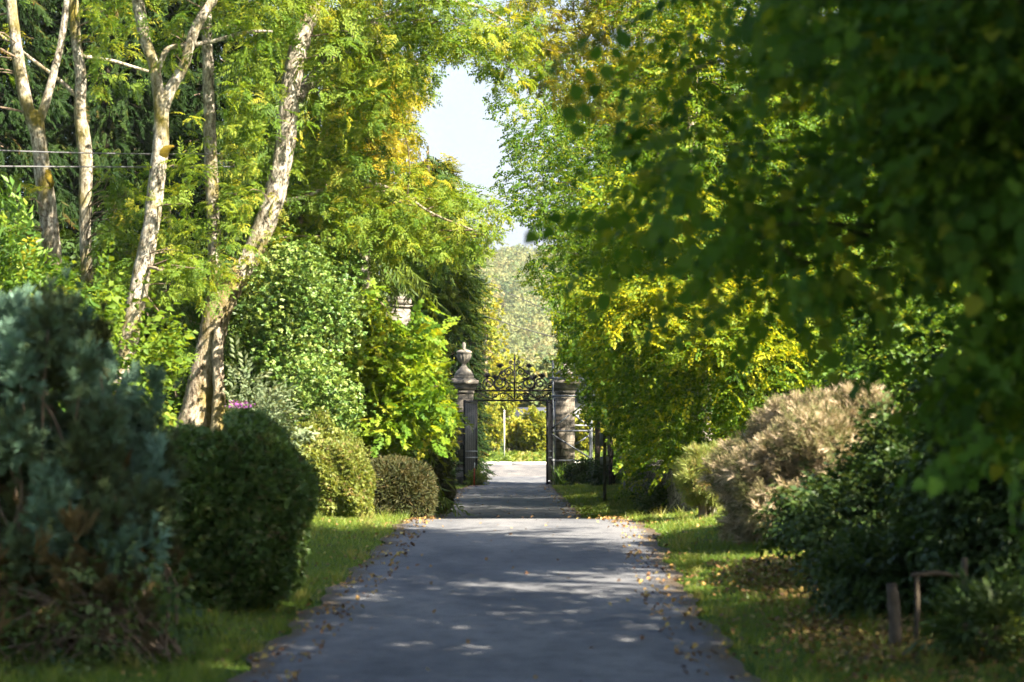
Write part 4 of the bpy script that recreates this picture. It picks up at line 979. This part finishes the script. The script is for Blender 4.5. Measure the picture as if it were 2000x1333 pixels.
# ash top right
tF = tree_root('ash_tree', 1372, 60, 'yellowing ash whose branches hang into the top of the sky gap from the right')
pF = px_path([(1380, gpy(1380, 60), 34), (1372, 600, 28), (1352, 250, 24), (1356, 120, 20), (1362, 20, 18), (1375, -200, 8)], 60)
MB().tube(pF[0], pF[1], 12, .05, 5).build('trunk', M['ashbark'], tF, True)
lb, ld = limb('limb', [(1356, 110, 12), (1290, 70, 10), (1200, 40, 8), (1100, 60, 6), (1010, 30, 4)], 59.5, M['ashbark'], tF)
ash_crown(tF, [([(985, -150), (1000, 60), (1020, 130), (1080, 190), (1160, 230), (1250, 250), (1300, 250), (1400, 200), (1430, -150)], 57, 61, 200, 8)], np.concatenate([dense(pF[0]), ld]), 'ash_autumn', .38)

# near overhanging lime, out of focus
tN = lime('lime_tree', 2085, 15.8, [(2085, 0, 150), (2085, 1100, 130), (2088, 800, 120), (2080, 300, 110), (2200, -300, 90), (2300, -900, 60)],
     [([(1640, -150), (1640, 60), (1650, 180), (1660, 260), (1720, 360), (1820, 480), (1880, 600), (1960, 720), (1920, 800), (2000, 880), (2200, 900), (2200, -150)], 11, 14.5, 150, 5, .35),
      ([(1800, -150), (1780, 150), (1860, 330), (1960, 480), (2040, 760), (2200, 860), (2200, -150)], 11.5, 15, 130, 6, .3),
      ([(1290, -100), (1290, 80), (1260, 200), (1290, 250), (1340, 280), (1480, 360), (1560, 200), (1560, -100)], 11.5, 14, 22, 2, .4),
      ([(1300, 280), (1500, 320), (1640, 560), (1500, 560), (1340, 420)], 11.5, 14, 40, 2, .4)],
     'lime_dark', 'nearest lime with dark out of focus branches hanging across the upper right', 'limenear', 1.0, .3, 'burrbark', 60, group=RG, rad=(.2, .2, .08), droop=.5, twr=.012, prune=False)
n = 500; zz = U(.3, 3.2, n); a = U(0, 6.28, n); xN = (2085 - CX) / FPX * 15.8
pos = np.stack([xN + .27 * np.cos(a), 15.8 + .27 * np.sin(a), zz], 1)
k = np.sin(a * 3 + zz * 4) + .4 * R.normal(size=n) > .2
Leaves().put('ivy', pos[k], np.stack([np.cos(a), np.sin(a), -.4 + 0 * a], 1)[k], None, 1.0, .35, prune=False).build('ivy', M['ivy'], tN)
# limes out of frame or behind the others, added for the shade they cast
def canopy(name, px, Y, label, c, r, K, per, trunk_x, H):
    t = thing(name, (trunk_x, Y, float(ground_z(trunk_x, Y)) - .1), label, 'tree', RG)
    MB().tube([(trunk_x, Y, t.location.z), (trunk_x + .1, Y, H * .5), (trunk_x, Y + .2, H)], [.3, .2, .05], 12, .05, 4).build('trunk', M['burrbark'], t, True)
    cs = ball(c, r, K, .3); cs = cs[cs[:, 2] > 3.6]
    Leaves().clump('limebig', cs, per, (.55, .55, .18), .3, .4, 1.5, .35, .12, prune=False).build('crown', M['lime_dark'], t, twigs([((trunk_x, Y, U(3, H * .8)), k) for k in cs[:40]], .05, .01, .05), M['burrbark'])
canopy('lime_tree', 0, 13, 'unseen lime trunk and high canopy just outside the right edge, shading the near drive', (5.4, 13.0, 8.2), (4.4, 6.5, 3.2), 330, 10, 6.2, 11)
canopy('lime_tree', 0, 22, 'second unseen lime added outside the right edge to shade the drive', (5.5, 22.8, 9.6), (1.9, 3.9, 2.3), 240, 11, 7.6, 10)

canopy('lime_tree', 0, 5, 'third unseen lime added beside the camera to shade the near branches', (7.4, 4.5, 8.0), (3.8, 4.8, 3.4), 140, 11, 7.8, 11)
canopy('lime_tree', 0, 64, 'tall lime added for its shade behind the broad lime', (9.5, 66, 8.0), (4.0, 6, 5.0), 330, 10, 9.5, 14)
canopy('lime_tree', 0, 82, 'tall lime added for its shade behind the one leaning over the gateway', (9.0, 82, 8.5), (4.2, 7, 5.5), 380, 10, 9.0, 14)
# ---------------- right shrubs
BG = 'shrubs along the right verge'
shrub('heath_shrub', 1625, 29.5, 1.22, 1.8, -.2, 1.72, 19000, 'heath', 'brownshrub', 'large dry pinkish brown clipped shrub in sun on the right', 'shrub', 1.15, .5, .26, .5, 2.0, group=BG, inner=.62, lump=.2, stems=40, skew=.35, prune=False)
shrub('heath_shrub', 1378, 36, .34, .5, .22, .95, 3000, 'heath', 'palehedge', 'small pale yellowish shrub in front of the brown shrub and above the stone post', 'shrub', 1.1, .55, .2, .6, 2.2, group=BG, inner=.4, lump=.2, stems=16, prune=False)
shrub('evergreen_shrub', 1850, 24.0, 1.2, 1.3, -.3, 1.38, 11000, 'bramble', 'bramble', 'wide dark bramble covered shrub at the right below the brown one', 'shrub', 1.05, .5, .2, .2, 2.3, group=BG, inner=.66, lump=.25, stems=40, skew=.5, prune=False)
shrub('evergreen_shrub', 1830, 30, 1.0, 1.2, .2, 2.6, 5000, 'bramble', 'laurel', 'sunlit green bush behind the brown shrub', 'shrub', 1.3, .5, .2, .2, 2.2, group=BG, inner=.5, lump=.2, stems=20, prune=False)
shrub('evergreen_shrub', 2075, 19.5, 1.0, 1.0, -.2, 2.0, 6500, 'bramble', 'bramble', 'shadowy leafy bush at the right edge behind the near lime trunk', 'shrub', 1.1, .4, .2, .1, 2.3, group=BG, inner=.6, lump=.2, stems=24, prune=False)
shrub('evergreen_shrub', 1735, 20.5, .42, .5, 0, .45, 1600, 'bramble', 'bramble', 'low ivy clump at the foot of the bramble shrub', 'shrub', .9, .5, .2, .2, 2.0, group=BG, inner=.4, lump=.2, stems=10, prune=False)
shrub('fern_clump', 1925, 16.9, .22, .25, 0, .28, 200, 'laurel', 'bramble', 'small leafy plants at the foot of the near lime trunk', 'plant', .8, .6, .2, .5, 2.0, inner=.2, lump=.2, stems=8, prune=False)
# old fence in the shade
fx = thing('old_fence', ((1790 - CX) / FPX * 18, 18, float(ground_z(3.0, 18))), 'broken wooden fence of two posts and a rail in the dark gap at the right', 'fence')
for px, w, Y, top, ln in ((1748, 26, 17.9, 1140, -6), (1788, 11, 18.0, 1118, 2), (1880, 14, 18.1, 1090, 4)):
    a = P(px, 0, Y); a[2] = float(ground_z(a[0], Y)) - .06; b = P(px + ln, top, Y)
    MB().tube([a, (a + b) / 2 + np.array([.01, 0, 0]), b], [w / 2 / FPX * Y, w / 2.1 / FPX * Y, w / 2.6 / FPX * Y], 9, .1, 3).build('post', M['paletimber'], fx, True)
MB().tube([P(1780, 1124, 17.98), P(1830, 1120, 18.03), P(1886, 1126, 18.08)], .018, 7, .08, 3).build('rail', M['timber'], fx, True)
# plants at the foot of the right pier
ir = thing('iris_clump', ((1108 - CX) / PXM, 102.6, float(ground_z(2.4, 102.6))), 'clump of strappy iris leaves at the foot of the scaffolded pier', 'plant')
T['strap'] = [tpl_join([(rot(blade(U(.5, .9), .05)[0], U(-3, 3), U(-1.4, -.7)), blade(1, 1)[1]) for _ in range(14)]) for _ in range(3)]
Leaves().put('strap', np.stack([U(1.9, 2.7, 22), U(102.2, 103.2, 22), np.full(22, ir.location.z)], 1), np.tile([1., 0, 0], (22, 1)), np.tile([0, 0, 1.], (22, 1)), 1.0, .4, prune=False).build('leaves', M['laurel'], ir)
shrub('low_shrub', 1142, 100, .5, .4, 0, .55, 900, 'bramble', 'bramble', 'low dark shrub beside the iris clump under the scaffold', 'shrub', 1.6, .5, .2, .3, 2.0, inner=.3, prune=False)
shrub('low_shrub', 1205, 94, .7, .8, 0, .6, 1200, 'bramble', 'bramble', 'low dark undergrowth plant between the post and the stone wall', 'shrub', 1.8, .4, .2, .3, 2.0, inner=.3, prune=False)
shrub('low_shrub', 930, 103.0, .22, .3, 0, .3, 160, 'bramble', 'grass', 'tuft of weeds at the foot of the open left gate leaf', 'plant', 1.4, .5, .2, .6, 2.0, inner=.2, prune=False, stems=4)
shrub('low_shrub', 1300, 52, .45, 1.4, -.1, .4, 700, 'bramble', 'bramble', 'low leafy growth along the base of the stone wall', 'shrub', 1.2, .45, .2, .3, 2.0, inner=.3, prune=False)

# ---------------- beyond the road
HG = 'roadside hedge bushes beyond the gateway'
for px, Y, rx, z1, tn, lab in ((905, 150, 1.0, 3.4, .4, 'leftmost roadside bush, seen through the gateway behind the left leaf'), (950, 149, 1.1, 3.0, .5, 'tangled yellow green roadside bush left of the white pole'), (1012, 151, .95, 2.2, .6, 'low pale roadside bush right of the white pole below the shed roof'),
                              (1050, 149, 1.0, 2.8, .45, 'leafy roadside bush beside the right gate leaf'), (1105, 150, 1.1, 2.6, .5, 'roadside bush seen behind the scaffolded pier'), (1160, 149, 1.1, 2.9, .5, 'roadside bush seen right of the scaffold'), (1215, 150, 1.2, 3.0, .45, 'roadside bush behind the dark timber post'), (850, 150, 1.3, 3.2, .45, 'roadside bush hidden behind the left pier evergreens')):
    shrub('roadside_bush', px, Y, rx, 1.2, 0, z1, 1100, 'roadside', 'road_hedge', lab, 'bush', 1.3, tn, .22, .3, 2.1, group=HG, inner=.4, lump=.25, stems=20, stemmat='paletwig', prune=False)
n = 2600; x = U(-16, 20, n); y = U(135, 147, n)
tag(Leaves().put('weed', np.stack([x, y, ground_z(x, y) + U(0, .25, n)], 1), R.normal(size=(n, 3)) * .6 + np.array([0, 0, 1.]), None, 1.5, .5 + .2 * np.sin(x * 2), .2, prune=False).build('weeds', M['grass']), 'lush green weeds on the sunlit verge across the road', 'weeds', kind='stuff')
def broad(name, px, Y, rx, z0, z1, K, per, mat, label, tint, scale=2.2, group=None):
    x = (px - CX) / FPX * Y; g = float(ground_z(x, Y)); t = thing(name, (x, Y, g - .1), label, 'tree', group)
    MB().tube([(x, Y, g - .1), (x + .1, Y, g + z1 * .5), (x, Y, g + z1 * .85)], [.2, .14, .04], 8, .04, 4).build('trunk', M['ashbark'], t, True)
    c = ball((x, Y, g + (z0 + z1) / 2), (rx, rx, (z1 - z0) / 2), K, .2)
    Leaves().clump('roadside', c, per, (.4, .4, .3), .2, .8, scale, tint, .14, prune=False).build('crown', M[mat], t, twigs([((x, Y, g + U(z0 * .8, z1 * .7)), k) for k in c[:30]], .05, .015, .03), M['twig'])
TG = 'trees across the road'
broad('birch_tree', 946, 156, 1.15, 1.5, 11.5, 90, 9, 'road_hedge', 'golden leaved tree across the road rising behind the dark evergreen', .62, 1.6, TG)
broad('birch_tree', 990, 160, .9, 2.2, 6.6, 46, 9, 'road_hedge', 'bright yellow green tree directly behind the iron scrollwork', .55, 1.7, TG)
broad('birch_tree', 900, 170, 2.4, 2, 12, 120, 9, 'road_hedge', 'leafy tree across the road hidden mostly by the evergreen column', .45, 2, TG)
broad('oak_tree', 1062, 200, 2.6, 1.5, 6.5, 120, 9, 'far', 'green tree beyond the shed seen right of the scrollwork', .5, 2.4, TG)
broad('oak_tree', 1010, 230, 3.0, 1.0, 8, 100, 9, 'far', 'greyish green tree far behind the scrollwork at the foot of the hill', .55, 2.6, TG)
broad('oak_tree', 1130, 190, 3.2, 1.5, 9, 140, 9, 'far', 'dark green tree behind the cottage', .4, 2.4, TG)
broad('oak_tree', 1230, 180, 3.5, 1.0, 11, 150, 9, 'road_hedge', 'leafy tree across the road behind the lime foliage', .4, 2.4, TG)
# hillside wood: one mass
L = Leaves(); nT = 1100
ty = U(470, 1150, nT); tx = U(-.045, .065, nT) * ty; tz = hill_z(tx, ty); rr = U(2.6, 5.2, nT); tn = np.clip(.5 + .23 * R.normal(size=nT), .05, .95)
for k in range(nT):
    c = ball((tx[k], ty[k], tz[k] + rr[k] * 1.25), (rr[k], rr[k], rr[k] * 1.3), 150, .75)
    dd = norm(c - np.array([tx[k], ty[k], tz[k] + rr[k]]))
    L.put('far', c, np.cross(dd, R.normal(size=dd.shape)), dd, .45 + rr[k] * .06, tn[k], .08, prune=False)
tag(L.build('hillside_wood', M['far']), 'pale hazy mixed wood covering the hillside beyond the road', 'wood', kind='stuff')

hm = bpy.data.materials.new('haze_air'); hm.use_nodes = True; t = hm.node_tree; t.nodes.clear()
out = t.nodes.new('ShaderNodeOutputMaterial'); pv = t.nodes.new('ShaderNodeVolumePrincipled'); pv.inputs['Color'].default_value = (.92, .95, 1, 1); pv.inputs['Density'].default_value = .0001
pv.inputs['Anisotropy'].default_value = .2
t.links.new(pv.outputs[0], out.inputs['Volume'])
tag(MB().box((0, 580, 62), (1500, 1320, 130)).build('haze', hm), 'pale thin haze filling the air over the valley', 'haze', kind='stuff')
# ================================================================== LIGHT, SKY, CAMERA
SUN_EL, SUN_AZ = math.radians(41), math.radians(132)      # azimuth clockwise from the view direction
sv = np.array([math.cos(SUN_EL) * math.sin(SUN_AZ), math.cos(SUN_EL) * math.cos(SUN_AZ), math.sin(SUN_EL)])
sd = bpy.data.lights.new('sun', 'SUN'); sd.energy = 5.0; sd.angle = math.radians(.5); sd.color = (1, .90, .73)
so = bpy.data.objects.new('sun', sd); COL.objects.link(so); so.location = (20, -20, 40)
from mathutils import Vector
so.rotation_euler = Vector([-a for a in sv]).to_track_quat('-Z', 'Y').to_euler()
W = bpy.data.worlds.new('World'); S.world = W; W.use_nodes = True; t = W.node_tree; t.nodes.clear()
out = t.nodes.new('ShaderNodeOutputWorld'); bg = t.nodes.new('ShaderNodeBackground'); bg.inputs[1].default_value = .05
sk = t.nodes.new('ShaderNodeTexSky'); sk.sky_type = 'NISHITA'; sk.sun_disc = False; sk.sun_elevation = SUN_EL; sk.sun_rotation = SUN_AZ; sk.dust_density = 1.5
tc = t.nodes.new('ShaderNodeTexCoord'); n1 = noise(t, 5.0, 6, .6, tc.outputs['Generated'])
r = ramp(t, [(.38, (.12, .12, .12)), (.60, (1, 1, 1))]); t.links.new(n1.outputs[0], r.inputs[0])
sx = t.nodes.new('ShaderNodeSeparateXYZ'); t.links.new(tc.outputs['Generated'], sx.inputs[0])
re = ramp(t, [(.10, (1, 1, 1)), (.45, (.1, .1, .1))]); t.links.new(sx.outputs[2], re.inputs[0])
cl = mixc(t, 1.0, r.outputs[0], re.outputs[0], 'MULTIPLY')
c = mixc(t, cl, sk.outputs[0], (2.6, 2.9, 3.3))
t.links.new(c, bg.inputs[0]); t.links.new(bg.outputs[0], out.inputs[0])

cd = bpy.data.cameras.new('camera'); cam = bpy.data.objects.new('camera', cd); COL.objects.link(cam); S.camera = cam
cam.location = (0, 0, EYE); cam.rotation_euler = (math.radians(90), 0, 0)
cd.sensor_width = 36; cd.lens = 85.0; cd.shift_y = (HY - 666.5) / 2000; cd.clip_end = 6000; cd.clip_start = .1
cd.dof.use_dof = True; cd.dof.focus_distance = 75; cd.dof.aperture_fstop = 2.4
S.view_settings.view_transform = 'Standard'; S.view_settings.look = 'None'; S.view_settings.exposure = 2.65; S.view_settings.gamma = 1
S.render.engine = 'CYCLES'; c = S.cycles
c.max_bounces = 6; c.diffuse_bounces = 3; c.glossy_bounces = 2; c.transmission_bounces = 4; c.transparent_max_bounces = 4
c.sample_clamp_indirect = 4; c.sample_clamp_direct = 1.2; c.use_denoising = True; c.denoiser = 'OPENIMAGEDENOISE'; c.denoising_input_passes = 'RGB_ALBEDO_NORMAL'; c.denoising_prefilter = 'FAST'; c.use_adaptive_sampling = True; c.adaptive_threshold = .02
S.render.use_persistent_data = False
